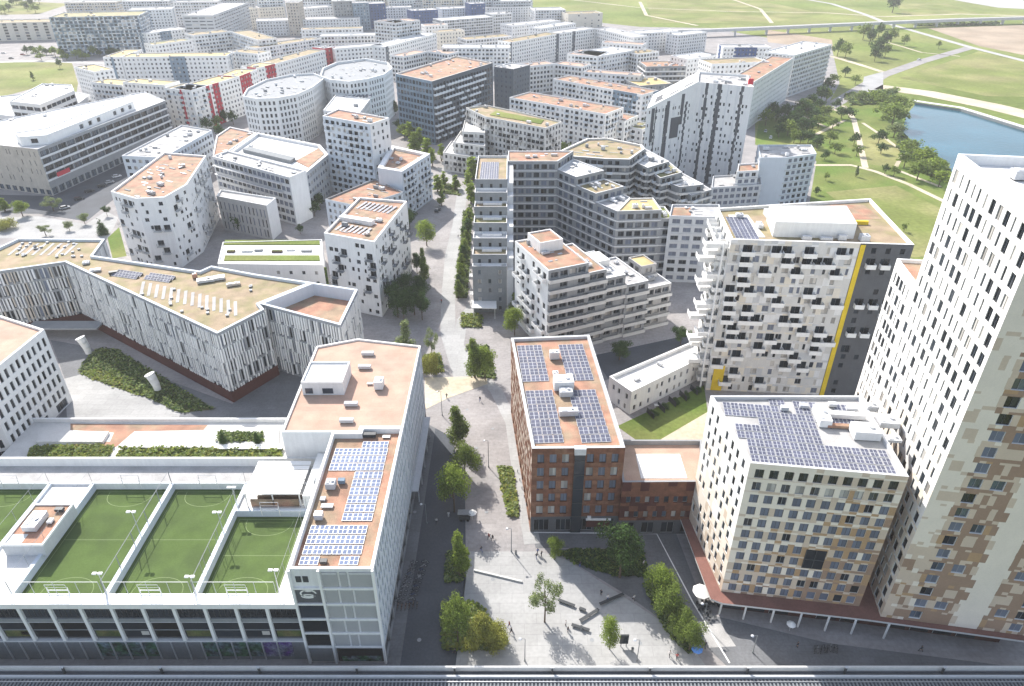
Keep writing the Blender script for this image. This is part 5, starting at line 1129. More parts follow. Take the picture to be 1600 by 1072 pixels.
# ================================================================== trees
TREES = {}
def crown_mesh(kind, key, n, seed):
    """unit tree about 8 m tall: many leaf faces spread over clumps"""
    rr = random.Random(seed); mb = MB(); H = 8.0; cl = []
    if kind == 'broad': cl = [((rr.uniform(-2, 2), rr.uniform(-2, 2), rr.uniform(3.2, 6.6)), rr.uniform(1.0, 1.7)) for _ in range(13)] + [((0, 0, 5.6), 1.9), ((0, 0, 7), 1.1)]
    if kind == 'tall': cl = [((rr.uniform(-1, 1) * (1 - z / 10), rr.uniform(-1, 1) * (1 - z / 10), z), rr.uniform(.7, 1.15) * (1.25 - z / 11)) for z in [1.8 + i * .42 for i in range(15)]]
    if kind == 'sparse': cl = [((rr.uniform(-2, 2), rr.uniform(-2, 2), rr.uniform(2.8, 7.2)), rr.uniform(.6, 1.1)) for _ in range(17)]
    if kind == 'cone': cl = [((rr.uniform(-.3, .3), rr.uniform(-.3, .3), z), max(.25, 1.7 * (1 - z / 8.3))) for z in [.8 + i * .5 for i in range(15)]]
    if kind == 'bush': cl = [((rr.uniform(-2, 2), rr.uniform(-2, 2), rr.uniform(1.2, 4)), rr.uniform(1.2, 1.9)) for _ in range(11)]
    ls = {'broad': .5, 'tall': .42, 'sparse': .42, 'cone': .4, 'bush': .55}[kind] * (.62 if n > 900 else 1.7)
    tot = sum(r * r for _, r in cl)
    for (c, r) in cl:
        m = int(n * r * r / tot)
        for _ in range(m):
            v = Vector((rr.gauss(0, 1), rr.gauss(0, 1), rr.gauss(0, 1))).normalized(); rad = r * (rr.random() ** .35) * rr.uniform(.8, 1.12)
            p = Vector(c) + v * rad; p.z = max(p.z, .4)
            nn = (v + Vector((rr.gauss(0, .6), rr.gauss(0, .6), rr.gauss(.3, .6)))).normalized(); a = nn.orthogonal().normalized(); b = nn.cross(a); t = rr.uniform(0, 6.28)
            a, b = a * math.cos(t) + b * math.sin(t), b * math.cos(t) - a * math.sin(t); s = ls * rr.uniform(.6, 1.25)
            mb.poly([p - a * s * .5, p - b * s * .32, p + a * s * .5, p + b * s * .32], key)
    xs = [v[0] for v in mb.v]; me = mb.mesh('crown'); me['w'] = (max(xs) - min(xs)) * .88; me['h'] = max(v[2] for v in mb.v); return me
def trunk_mesh(kind, seed):
    rr = random.Random(seed); mb = MB(); top = {'broad': 5.2, 'tall': 6, 'sparse': 5.5, 'cone': 6.5, 'bush': 2.2}[kind]
    mb.tube((0, 0, .0), (.05, .03, top * .4), .17, 'bark', 6, .13); mb.tube((.05, .03, top * .4), (-.05, .1, top), .13, 'bark', 6, .05)
    for i in range(5):
        a = rr.uniform(0, 6.28); z = top * rr.uniform(.35, .7); l = rr.uniform(1, 2) * (.6 if kind in ('tall', 'cone') else 1)
        mb.tube((0, .05, z), (math.cos(a) * l, math.sin(a) * l, z + l * .8), .07, 'bark', 5, .025)
    return mb.mesh('trunk')
tcount = [0]
def tree(px, py, h, wd, kind, key, label, group=None, z0=0, far=False, name=None, world=None):
    p = world or at(px, py, z0); n = 520 if far else (5200 if kind in ('broad', 'bush') else (4400 if kind != 'sparse' else 3600)); var = tcount[0] % (2 if far else 3); tcount[0] += 1
    k = (kind, key, far, var)
    if k not in TREES: TREES[k] = (crown_mesh(kind, key, n, 11 * var + len(TREES)), trunk_mesh(kind, var))
    cm, tm_ = TREES[k]; nm = name or {'cone': 'conifer', 'bush': 'shrub'}.get(kind, 'tree')
    r = empty(nm, (p.x, p.y, z0), label, 'shrub' if nm == 'shrub' else 'tree', group); r.rotation_euler = (0, 0, R.uniform(0, 6.28)); kw = 1 if far else .88; r.scale = (kw * wd / cm['w'], kw * wd / cm['w'], (1 if far else .96) * h / cm['h'])
    for nn, me in (('trunk', tm_), ('crown', cm)):
        o = bpy.data.objects.new(nn, me); COL.objects.link(o); o.parent = r
    return r
for a in (
    (716, 694, hgt(632, 694), 7.2, 'tall', 'leaf', 'pointed green tree, rear one of the promenade row facing the brick block'),
    (727, 748, hgt(690, 748), 8.6, 'broad', 'leaf', 'dense green tree between the pointed tree and the bright tree on the promenade'),
    (710, 800, hgt(724, 800), 8.4, 'broad', 'leaf_bright', 'bright lime green tree half in the shadow of the solar block'),
    (719, 902, hgt(826, 902), 4.6, 'tall', 'leaf_bright', 'slim light green tree in the narrow bed at the edge of the shaded street'),
    (716, 1006, hgt(918, 1006), 6.6, 'broad', 'leaf', 'full green tree at the corner of the bottom shrub bed'),
    (746, 1012, hgt(962, 1012), 6.0, 'bush', 'leaf_yellow', 'yellow tinged bush in the middle of the bottom shrub bed'),
    (774, 1010, hgt(975, 1010), 5.4, 'bush', 'leaf_yellow', 'yellowish bush at the right tip of the bottom shrub bed'),
    (851, 972, hgt(898, 972), 6.4, 'sparse', 'leaf_grey', 'airy pale green tree alone on the sunny plaza, left one of two'),
    (952, 1014, hgt(962, 1014), 4.4, 'broad', 'leaf_bright', 'small round tree alone on the sunny plaza beside the dark sign'),
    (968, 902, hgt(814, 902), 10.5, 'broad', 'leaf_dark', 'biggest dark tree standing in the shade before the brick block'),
    (866, 874, hgt(838, 874), 4.2, 'broad', 'leaf_bright', 'small bright tree at the sunlit corner of the shaded square'),
    (1026, 942, hgt(878, 942), 6.4, 'broad', 'leaf_bright', 'rearmost tree of the row right of the plaza, with lit top'),
    (1044, 974, hgt(912, 974), 6.8, 'broad', 'leaf', 'second tree from the back in the row right of the plaza'),
    (1064, 998, hgt(946, 998), 6.2, 'broad', 'leaf', 'third tree from the back in the row right of the plaza'),
    (1076, 1018, hgt(968, 1018), 5.2, 'broad', 'leaf', 'frontmost tree of the row right of the plaza, above the blue parasol'),
    (637, 560, hgt(496, 560), 6.2, 'tall', 'leaf_grey', 'pale yellow-green poplar behind the peach flat roof'),
    (675, 558, hgt(510, 558), 4.4, 'sparse', 'leaf_grey', 'thin see-through tree at the corner behind the peach flat roof'),
    (674, 585, hgt(550, 585), 6.6, 'bush', 'leaf_yellow', 'golden round bush at the back corner of the peach roofed block'),
    (742, 590, hgt(526, 590), 6.6, 'tall', 'leaf', 'left green tree of the bed in the middle of the promenade'),
    (758, 594, hgt(538, 594), 7.0, 'broad', 'leaf_bright', 'right green tree of the bed in the middle of the promenade'),
    (667, 384, hgt(340, 384), 9.6, 'broad', 'leaf_bright', 'round lime green tree standing in the street shadow by the white house'),
    (664, 446, hgt(384, 446), 5.0, 'tall', 'leaf', 'slim pointed tree beside the white promenade house'),
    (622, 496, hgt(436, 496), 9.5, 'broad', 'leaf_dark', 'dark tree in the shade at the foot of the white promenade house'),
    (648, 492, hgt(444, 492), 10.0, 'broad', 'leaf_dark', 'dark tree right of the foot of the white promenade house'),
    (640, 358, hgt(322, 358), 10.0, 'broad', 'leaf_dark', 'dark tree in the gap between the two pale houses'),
    (804, 496, hgt(456, 496), 6.0, 'tall', 'leaf', 'pointed tree right of the white canopy'),
    (804, 524, hgt(478, 524), 7.4, 'broad', 'leaf_bright', 'bright tree behind the rear edge of the brick block'),
    (968, 562, hgt(530, 562), 7.2, 'broad', 'leaf_dark', 'dark tree in front of the layered concrete block'),
    (1063, 538, hgt(508, 538), 6.8, 'broad', 'leaf_dark', 'dark tree at the right foot of the layered concrete block'),
    (161, 366, hgt(340, 366), 6.0, 'cone', 'leaf_dark', 'dark conifer on the white square left of the many-sided block'),
    (133, 350, hgt(332, 350), 5.0, 'broad', 'leaf_grey', 'small tree at the edge of the asphalt street on the white square'),
    (168, 338, hgt(320, 338), 4.2, 'broad', 'leaf_dark', 'small dark tree close to the corner of the many-sided block'),
    (109, 360, hgt(344, 360), 4.4, 'broad', 'leaf_grey', 'small reddish tree in the middle of the white square'),
    (72, 368, hgt(350, 368), 5.0, 'sparse', 'leaf_grey', 'small grey-green tree near the school roof edge'),
    (36, 338, hgt(312, 338), 8.0, 'broad', 'leaf_bright', 'light green tree beside the shaded office street, second from the left edge'),
    (8, 330, hgt(308, 330), 6.0, 'tall', 'leaf_bright', 'narrow light tree cut close to the left photo edge'),
    (10, 358, hgt(340, 358), 9.0, 'bush', 'leaf_yellow', 'wide yellow-green bush at the left edge of the white square'),
    (84, 330, hgt(306, 330), 9.0, 'sparse', 'leaf_grey', 'bluish tree in the office shadow'),
): tree(*a)
tree(350, 694, 4.6, 2.6, 'cone', 'leaf_dark', 'left small dark conifer in the terrace planter', z0=4.5); tree(402, 692, 4.4, 2.4, 'cone', 'leaf_dark', 'right small dark conifer in the terrace planter', z0=4.5)
tree(338, 722, 2.6, 1.8, 'cone', 'leaf_dark', 'little dark conifer in the shrub strip behind the pitches, right one', z0=4.0); tree(224, 718, 1.9, 1.6, 'cone', 'leaf', 'little dark conifer in the shrub strip behind the pitches, left one', z0=4.0)
gl_ = 'slender dark green tree in the long row beside the dark terraced wing'
for i, (x, y) in enumerate(((735, 340), (733, 352), (731, 366), (729, 380), (726, 394), (724, 408), (722, 424), (720, 440), (717, 456), (716, 466))):
    tree(x, y, R.uniform(6, 8.5), R.uniform(4.2, 5.2), 'tall', ('leaf', 'leaf_bright', 'leaf_dark')[i % 3], gl_, 'median trees along the promenade', far=i < 3)
gl_ = 'dark tree of the shaded grove beside the white promenade house'
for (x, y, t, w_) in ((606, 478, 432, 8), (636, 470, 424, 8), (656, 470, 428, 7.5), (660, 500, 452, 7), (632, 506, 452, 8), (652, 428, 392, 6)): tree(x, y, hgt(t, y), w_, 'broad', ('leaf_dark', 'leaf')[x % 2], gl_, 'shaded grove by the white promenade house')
gl_ = 'tree with light green crown at the foot of the dark balcony block'
for (x, y, h) in ((640, 222, 10), (648, 236, 9), (656, 232, 10), (668, 246, 9), (690, 252, 8), (684, 300, 7), (694, 290, 6), (712, 296, 6), (690, 322, 6), (736, 318, 8), (676, 260, 8), (738, 282, 10), (732, 300, 8), (700, 262, 7)): tree(x, y, h * 1.25, h * .8, 'tall', ('leaf_bright', 'leaf')[x % 2], gl_, 'trees at the promenade bend', far=True)
gl_ = 'dark green tree in the shady yards of the courtyard school'
for (x, y, h) in ((375, 362, 9), (360, 352, 8), (385, 350, 8), (492, 338, 8), (478, 318, 9), (500, 325, 8), (470, 366, 5), (345, 215, 9), (365, 195, 10), (352, 192, 9)): tree(x, y, h, h * .75, 'broad', 'leaf_dark', gl_, 'trees in the school yards', far=True)
# park by the lake
gl_ = 'small dark green park tree on the lawn between lake and white end house'; gg = 'park trees left of the lake'
for (x, y, h) in ((1320, 120, 8), (1302, 132, 8), (1336, 132, 7), (1292, 142, 10), (1282, 160, 12), (1268, 172, 11), (1314, 186, 8), (1326, 184, 7), (1296, 224, 7), (1276, 232, 8), (1304, 240, 6), (1334, 226, 7), (1338, 244, 6), (1372, 224, 8), (1376, 240, 6), (1226, 186, 10), (1242, 194, 11), (1256, 178, 10), (1230, 212, 9), (1252, 210, 10), (1270, 194, 10), (1262, 224, 8), (1240, 224, 8), (1212, 190, 9), (1222, 204, 9), (1286, 186, 9), (1300, 202, 7), (1288, 250, 5), (1196, 196, 10), (1206, 180, 9), (1216, 214, 8), (1234, 202, 11), (1248, 184, 12), (1262, 186, 10), (1264, 208, 9), (1278, 200, 8), (1250, 224, 7), (1276, 178, 10), (1290, 160, 9), (1306, 170, 7)):
    tree(x, y, h * 1.1, h * R.uniform(.85, 1.25), 'broad', R.choice(('leaf_dark', 'leaf', 'leaf_dark')), gl_, gg, far=True)
gl_ = 'full green tree on the near lake shore'; gg = 'trees along the lake shore'
for (x, y, h, k) in ((1392, 200, 15, 'leaf'), (1404, 178, 12, 'leaf'), (1378, 186, 11, 'leaf'), (1396, 215, 9, 'leaf_grey'), (1420, 248, 10, 'leaf'), (1440, 262, 11, 'leaf_bright'), (1432, 282, 10, 'leaf'), (1456, 276, 10, 'leaf_bright'), (1466, 292, 8, 'leaf_bright'), (1412, 262, 8, 'leaf'), (1346, 158, 7, 'leaf'), (1362, 160, 8, 'leaf_bright'), (1376, 166, 9, 'leaf')):
    tree(x, y, h * 1.1, h * 1.15, 'broad', k, gl_, gg, far=True)
tree(1275, 304, 4.2, 3.6, 'broad', 'leaf_dark', 'dark round bush at the left end of the big sunny lawn', far=True); tree(1290, 282, 4.5, 3, 'broad', 'leaf', 'small round tree at the lawn corner by the pale blue-grey block', far=True)
tree(1337, 276, 6, 2.4, 'tall', 'leaf_grey', 'thin young tree in the middle of the big sunny lawn', far=True); tree(1412, 362, 4, 2.6, 'sparse', 'leaf', 'young tree on the lawn close to the tower wing', far=True); tree(1396, 276, 6, 5, 'broad', 'leaf', 'round tree at the path fork above the big sunny lawn', far=True); tree(1382, 272, 6, 5, 'broad', 'leaf_dark', 'dark tree left of the path fork above the big sunny lawn', far=True)
gl_ = 'tall green tree of the clump between the field roads'; gg = 'clump of trees in the far fields'
for (x, y, h) in ((1308, 88, 17), (1320, 92, 15), (1348, 62, 18), (1358, 70, 17), (1368, 88, 19), (1380, 76, 18), (1372, 58, 16), (1392, 66, 15), (1366, 96, 14), (1412, 72, 12), (1382, 90, 13)): tree(x, y, h, h * .75, 'broad', R.choice(('leaf_dark', 'leaf')), gl_, gg, far=True)
tree(1394, 20, 24, 22, 'broad', 'leaf_dark', 'lone large tree at the track crossing in the far fields', far=True); tree(1466, 76, 8, 6, 'broad', 'leaf', 'lone small tree beside the brown field', far=True)
gl_ = 'small green tree in the strip before the bluish glass block'; gg = 'trees by the green field at the left'
for i in range(24): tree(44 + i * 6.2 + R.uniform(-3, 3), R.uniform(82, 95), R.uniform(6, 10), R.uniform(6, 9), 'broad', R.choice(('leaf', 'leaf_bright', 'leaf_dark')), gl_, gg, far=True)
tree(94, 107, 9, 6, 'broad', 'leaf_dark', 'single dark tree on the green field at the left', far=True); tree(52, 125, 7, 4, 'tall', 'leaf', 'single slim tree on the green field nearer the terraced office', far=True)
gl_ = 'tiny dark tree among the white far blocks'; gg = 'trees between the far city blocks'
for (x, y) in ((340, 198), (325, 205), (430, 112), (220, 60), (226, 64), (615, 106), (622, 112), (618, 180), (624, 205), (632, 215), (700, 110), (780, 160), (1000, 112), (996, 118), (860, 116), (1078, 62), (1112, 118), (905, 195), (890, 210), (1000, 205), (1008, 190), (320, 60), (415, 70), (560, 60), (590, 50), (655, 60), (480, 66), (880, 240), (872, 262), (878, 256)):
    tree(x, y, R.uniform(7, 11), R.uniform(6, 9), 'broad', R.choice(('leaf_dark', 'leaf')), gl_, gg, far=True)
gl_ = 'roadside tree at the far top left edge'; gg = 'trees at the top left edge'
for i in range(12): tree(-4 + i * 6, R.uniform(5, 24), R.uniform(9, 15), R.uniform(9, 13), 'broad', R.choice(('leaf', 'leaf_dark')), gl_, gg, far=True)
# green climbing wall
mb = MB(); rr = random.Random(3); A = at(492, 446, 0); B = at(513, 447, 0)
mb.box(A.x, B.x, A.y, A.y + .6, .02, 7.2, 'leaf_dark')
for i in range(700):
    c = Vector((rr.uniform(A.x, B.x), A.y - rr.uniform(.02, .25), rr.uniform(.1, 7.4))); a = rr.uniform(0, 3.1); u = Vector((math.cos(a), rr.uniform(-.5, .5), math.sin(a))) * .28; v = Vector((-math.sin(a), rr.uniform(-.5, .5), math.cos(a))) * .22
    mb.poly([c - u, c - v, c + u, c + v], 'leaf' if i % 2 else 'leaf_dark')
tag(mb.build('ivy_wall'), 'dark green ivy screen between link building and white promenade house', 'ivy wall')
# ================================================================== railway at the bottom edge
rv = empty('railway_viaduct', (0, 72, 0), 'grey railway viaduct with rails and pale side wall along the bottom edge', 'viaduct')
mb = MB(); mb.box(-160, 160, 75.42, 75.75, .02, 6.0, 'concpale'); mb.build('side_wall', rv)
mb = MB(); mb.box(-160, 160, 60, 75.417, 3.8, 4.9, 'asphalt'); mb.build('deck', rv)
mb = MB(); mb.box(-160, 160, 74.0, 74.35, 4.903, 5.5, 'lightgrey'); mb.build('cable_duct', rv)
for yy in (73.3, 71.87, 69.3, 67.87):
    mb = MB(); mb.box(-160, 160, yy - .06, yy + .06, 5.05, 5.22, 'metal'); mb.build('rail', rv)
mb = MB(); mb.box(-160, 160, 70.4, 70.75, 4.903, 5.7, 'concpale'); mb.build('cable_duct', rv)
mb = MB(); xx = -100
while xx < 100: mb.box(xx, xx + .26, 71.3, 73.85, 4.903, 5.047, 'midgrey'); xx += .65
o = mb.build('sleeper', rv); o['kind'] = 'stuff'
for i in range(12):
    xx = -95 + i * 17; mb = MB(); mb.box(xx - .15, xx + .15, 74.9, 75.2, 4.903, 6.6, 'darkmetal'); mb.box(xx - .3, xx + .3, 74.8, 75.25, 6.603, 6.75, 'lightgrey'); mb.build('signal_box', rv)
fv = empty('railway_viaduct', (at(1300, 42).x, at(1300, 42).y, 0), 'thin elevated railway line crossing the far green fields', 'viaduct')
ps = [at(a, b, 7) for a, b in ((1000, 50), (1100, 48), (1200, 44), (1300, 39.5), (1400, 35), (1500, 31), (1640, 27))]
mb = MB()
for p, q in zip(ps, ps[1:]): d = (q - p).normalized(); mb.ob(p, d, (q - p).length, 8, 5, 8, 'lightgrey', 'roof_grey')
mb.build('deck', fv)
for p, q in zip(ps, ps[1:]):
    n = int((q - p).length / 28)
    for i in range(n):
        c = p.lerp(q, i / n); mb = MB(); mb.box(c.x - 1, c.x + 1, c.y + 1.5, c.y + 5, .0, 4.99, 'lightgrey'); mb.build('pier', fv)
# ================================================================== street furniture
def lamp(px, py, h, label):
    p = at(px, py); r = empty('street_lamp', (p.x, p.y, 0), label, 'street lamp', 'street lamps on promenade and plaza')
    mb = MB(); mb.tube((p.x, p.y, .03), (p.x, p.y, h), .1, 'midgrey', 8, .06); mb.tube((p.x, p.y, .03), (p.x, p.y, .5), .16, 'midgrey', 8); mb.build('pole', r)
    mb = MB(); mb.tube((p.x, p.y, h - .05), (p.x - .9, p.y, h + .05), .04, 'midgrey', 5); mb.tube((p.x - .9, p.y, h - .05), (p.x - .9, p.y, h + .12), .32, 'steel', 10, .2); mb.build('lamp_head', r)
for a in ((691, 649, 8, 'thin lamp post by the sand patch behind the L-shaped block'), (763.5, 730, 8.5, 'tall lamp post in the middle of the sunny promenade'), (799, 862, 7, 'lamp post at the plaza corner nearest the brick block'), (820, 1033, 6.5, 'lamp post on the plaza near the pale airy tree'), (995, 1033, 6.2, 'lamp post on the plaza right of the dark sign'), (1176, 1020, 5, 'lamp post on the shaded forecourt before the white columns'), (667, 818, 6, 'lamp post in the shaded street beside the solar block'), (1098, 975, 6, 'lamp post at the kerb line before the red podium')): lamp(*a)
def bench(pa, pb, label):
    a, b = at(*pa), at(*pb); d = (b - a).normalized(); L = (b - a).length; r = empty('bench', (*((a + b) / 2), 0), label, 'bench', 'dark benches on the plaza'); n = Vector((-d.y, d.x))
    mb = MB(); mb.ob(a - n * .3, d, L, .62, .4, .52, 'darkmetal'); mb.build('seat', r)
    for t in (.1, .9) if L < 4 else (.06, .5, .94):
        mb = MB(); c = a + d * (L * t - .12) - n * .22; mb.ob(c, d, .24, .46, .03, .398, 'conc'); mb.build('leg', r)
for a in (((872, 939), (898, 949), 'long dark bench on the plaza nearest the pale airy tree'), ((905, 952), (915, 956), 'short dark bench right after the long one by the airy tree'), ((906, 972), (935, 954), 'dark bench reaching into the shadow edge, slanting up to the right'), ((893, 978), (921, 987), 'frontmost dark bench near the two waiting people'), ((937, 946), (974, 930), 'dark bench inside the shaded part of the plaza')): bench(*a)
bw = empty('white_bench', (*at(777, 902), 0), 'long white concrete bench on the left half of the plaza', 'bench'); a, b = at(740, 893), at(815, 911); mb = MB(); d = (b - a).normalized(); mb.ob(a, d, (b - a).length, .4, .03, .4, 'concpale'); mb.build('seat', bw)
p = at(974, 1010); sg = empty('info_sign', (p.x, p.y, 0), 'dark standing sign board on two posts on the plaza', 'sign'); mb = MB(); mb.box(p.x - .8, p.x + .8, p.y - .12, p.y + .12, .9, 3.4, 'darkmetal'); mb.box(p.x - .7, p.x + .7, p.y - .15, p.y - .122, 1.1, 3.2, 'glassdark'); mb.build('board', sg)
for s in (-.5, .5): mb = MB(); mb.box(p.x + s - .06, p.x + s + .06, p.y - .06, p.y + .06, .03, .897, 'darkmetal'); mb.build('post', sg)
p = at(758, 480); ca = empty('canopy', (p.x, p.y, 0), 'square white canopy on posts before the dark terraced wing', 'canopy'); pg = ccw([at(a, b, 4.2) for a, b in ((741, 461), (775, 459), (776, 483), (737, 482))]); mb = MB(); mb.prism(pg, 4.2, 4.5, 'awning'); mb.build('roof', ca)
for q in inset(pg, .6): mb = MB(); mb.tube((q.x, q.y, .02), (q.x, q.y, 4.197), .1, 'white', 6); mb.build('post', ca)
def parasol(px, py, r_, h, key, label, tables=True):
    p = at(px, py); r = empty('parasol', (p.x, p.y, 0), label, 'parasol'); mb = MB(); mb.tube((p.x, p.y, .03), (p.x, p.y, h), .04, 'steel', 6); mb.build('pole', r)
    mb = MB(); mb.tube((p.x, p.y, h - .5), (p.x, p.y, h + .1), r_, key, 8, .06); mb.build('cover', r)
parasol(1094, 936, 1.9, 2.8, 'awning', 'white cafe parasol by the red podium'); parasol(1087, 1024, 1.1, 2.4, 'awningblue', 'light blue parasol below the front tree of the row'); parasol(738, 812, 1.1, 2.7, 'awning', 'white parasol beside the dark cart under the bright tree'); parasol(1233, 986, .9, 2.5, 'awning', 'white round parasol under the columns of the tan block')
p = at(726, 812); ct_ = empty('market_cart', (p.x, p.y, 0), 'dark box cart under the bright lime tree', 'cart'); mb = MB(); mb.box(p.x - 1.3, p.x + 1.3, p.y - .6, p.y + .6, .5, 1.5, 'darkmetal'); mb.build('body', ct_); mb = MB(); mb.box(p.x - 1.5, p.x + 1.5, p.y - .8, p.y + .8, 2.3, 2.4, 'grey'); 
for s in (-1.2, 1.2): mb.box(p.x + s - .04, p.x + s + .04, p.y - .04, p.y + .04, 1.503, 2.297, 'steel')
mb.build('roof', ct_)
for s in (-.8, .8): mb = MB(); mb.tube((p.x + s, p.y - .68, .36), (p.x + s, p.y - .6, .36), .33, 'rubber', 12); mb.build('wheel', ct_)
def table_set(px, py, label, z=0):
    p = at(px, py, z); r = empty('cafe_table', (p.x, p.y, z), label, 'table', 'dark cafe tables by the red podium'); mb = MB(); mb.tube((p.x, p.y, z + .7), (p.x, p.y, z + .75), .42, 'darkmetal', 12); mb.build('table_top', r); mb = MB(); mb.tube((p.x, p.y, z + .03), (p.x, p.y, z + .697), .05, 'darkmetal', 6); mb.build('leg', r)
    for k in range(3):
        a = k * 2.1; c = Vector((p.x + .85 * math.cos(a), p.y + .85 * math.sin(a))); s = empty('cafe_chair', (c.x, c.y, z), 'dark cafe chair drawn up to a table by the red podium', 'chair', 'dark cafe chairs by the red podium'); mb = MB(); mb.box(c.x - .22, c.x + .22, c.y - .22, c.y + .22, z + .42, z + .47, 'darkmetal'); mb.build('seat', s); mb = MB(); u = Vector((math.cos(a), math.sin(a))); mb.ob(c + u * .2 - Vector((-u.y, u.x)) * .22, (-u.y, u.x), .44, .04, z + .473, z + .9, 'darkmetal'); mb.build('backrest', s)
        for sx in (-.18, .18):
            for sy in (-.18, .18): mb = MB(); mb.box(c.x + sx - .02, c.x + sx + .02, c.y + sy - .02, c.y + sy + .02, z + .03, z + .418, 'darkmetal'); mb.build('leg', s)
for px, py in ((1094, 950), (1103, 958), (1108, 946), (1099, 936), (1110, 966)): table_set(px, py, 'small round dark cafe table with chairs by the red podium')
# small bins and bollards
def bin_(px, py, label):
    p = at(px, py); r = empty('litter_bin', (p.x, p.y, .02), label, 'litter bin', 'litter bins on the plaza'); mb = MB(); mb.tube((p.x, p.y, .03), (p.x, p.y, .9), .24, 'midgrey', 10); mb.build('body', r); mb = MB(); mb.tube((p.x, p.y, .95), (p.x, p.y, 1.0), .28, 'darkmetal', 10); mb.tube((p.x - .2, p.y, .9), (p.x - .2, p.y, .96), .03, 'darkmetal', 4); mb.build('lid', r)
bin_(806, 866, 'grey litter bin beside the lamp post at the plaza corner'); bin_(908, 984, 'grey litter bin by the frontmost plaza bench'); bin_(988, 1018, 'grey litter bin between dark sign and lamp post')
for i in range(9):
    p = at(836 - i * 1.2 - i * 2.2, 842 - i * 13); mb = MB(); mb.tube((p.x, p.y, .02), (p.x, p.y, .85), .09, 'midgrey', 8); mb.ball((p.x, p.y, .87), .1, 'steel', 8, 4); tag(mb.build('bollard', loc=(p.x, p.y, 0)), 'short grey bollard of the line along the brick block', 'bollard', 'bollards beside the brick block')
for i, (px, py) in enumerate(((770, 905), (860, 915), (925, 1000), (1000, 1005), (760, 800), (745, 700), (770, 670), (730, 640), (655, 900), (648, 800), (655, 1000))):
    p = at(px, py); mb = MB(); z = .03
    mb.poly([(p.x + .42 * math.cos(a), p.y + .42 * math.sin(a), z) for a in [k * math.pi / 6 for k in range(12)]], 'grey'); tag(mb.build('manhole_cover', loc=(p.x, p.y, 0)), 'round grey manhole cover set in the paving of street or plaza', 'manhole cover', 'manhole covers')
# ventilation towers of the school yard
for (px, py, lb) in ((139, 552, 'white curved ventilation pipe in the school yard, the one further back'), (247, 610, 'white curved ventilation pipe in the school yard, the nearer one')):
    p = at(px, py); r = empty('ventilation_pipe', (p.x, p.y, 0), lb, 'ventilation pipe'); mb = MB(); pts = [(0, 0, .05), (-.1, 0, 2.2), (-.5, 0, 4), (-1.0, .1, 5.4)]
    for i in range(3): mb.tube(Vector((p.x, p.y, 0)) + Vector(pts[i]), Vector((p.x, p.y, 0)) + Vector(pts[i + 1]), .95 + .12 * i, 'white', 14, 1.07 + .12 * i, caps=i != 1)
    mb.build('pipe', r); mb = MB(); q = Vector((p.x, p.y, 0)) + Vector(pts[3]); mb.tube(q + Vector((-.02, 0, .01)), q + Vector((-.1, .02, .25)), 1.4, 'white2', 14, 1.5); mb.build('hood', r)
# hedges and tables of the row house gardens
for i in range(5):
    p = at(1010 + i * 17, 632 - i * 9 + 12); q = Vector((p.x, p.y)); mb = MB(); r = empty('garden_fence', (q.x, q.y, 0), 'dark slatted fence between the small gardens of the row house', 'fence', 'garden fences of the row house')
    for k in range(6): mb.ob(q + Vector((.25, -.55)) * k * 1.0, (.25, -.55), .5, .08, .03, 1.7, 'darkmetal')
    mb.build('panel', r)
    tree(0, 0, 2.2, 2.8, 'bush', 'leaf_dark', 'dark shrub in the shaded gardens of the row house', 'garden shrubs of the row house', world=q + Vector((1.8, -1.6)))
p = at(1027, 636); tb = empty('garden_table', (p.x, p.y, 0), 'white garden table on the row house terrace', 'table'); mb = MB(); mb.box(p.x - .9, p.x + .9, p.y - .5, p.y + .5, .7, .76, 'white'); mb.build('table_top', tb)
for s in (-.7, .7): mb = MB(); mb.box(p.x + s - .05, p.x + s + .05, p.y - .4, p.y + .4, .03, .697, 'white'); mb.build('leg', tb)
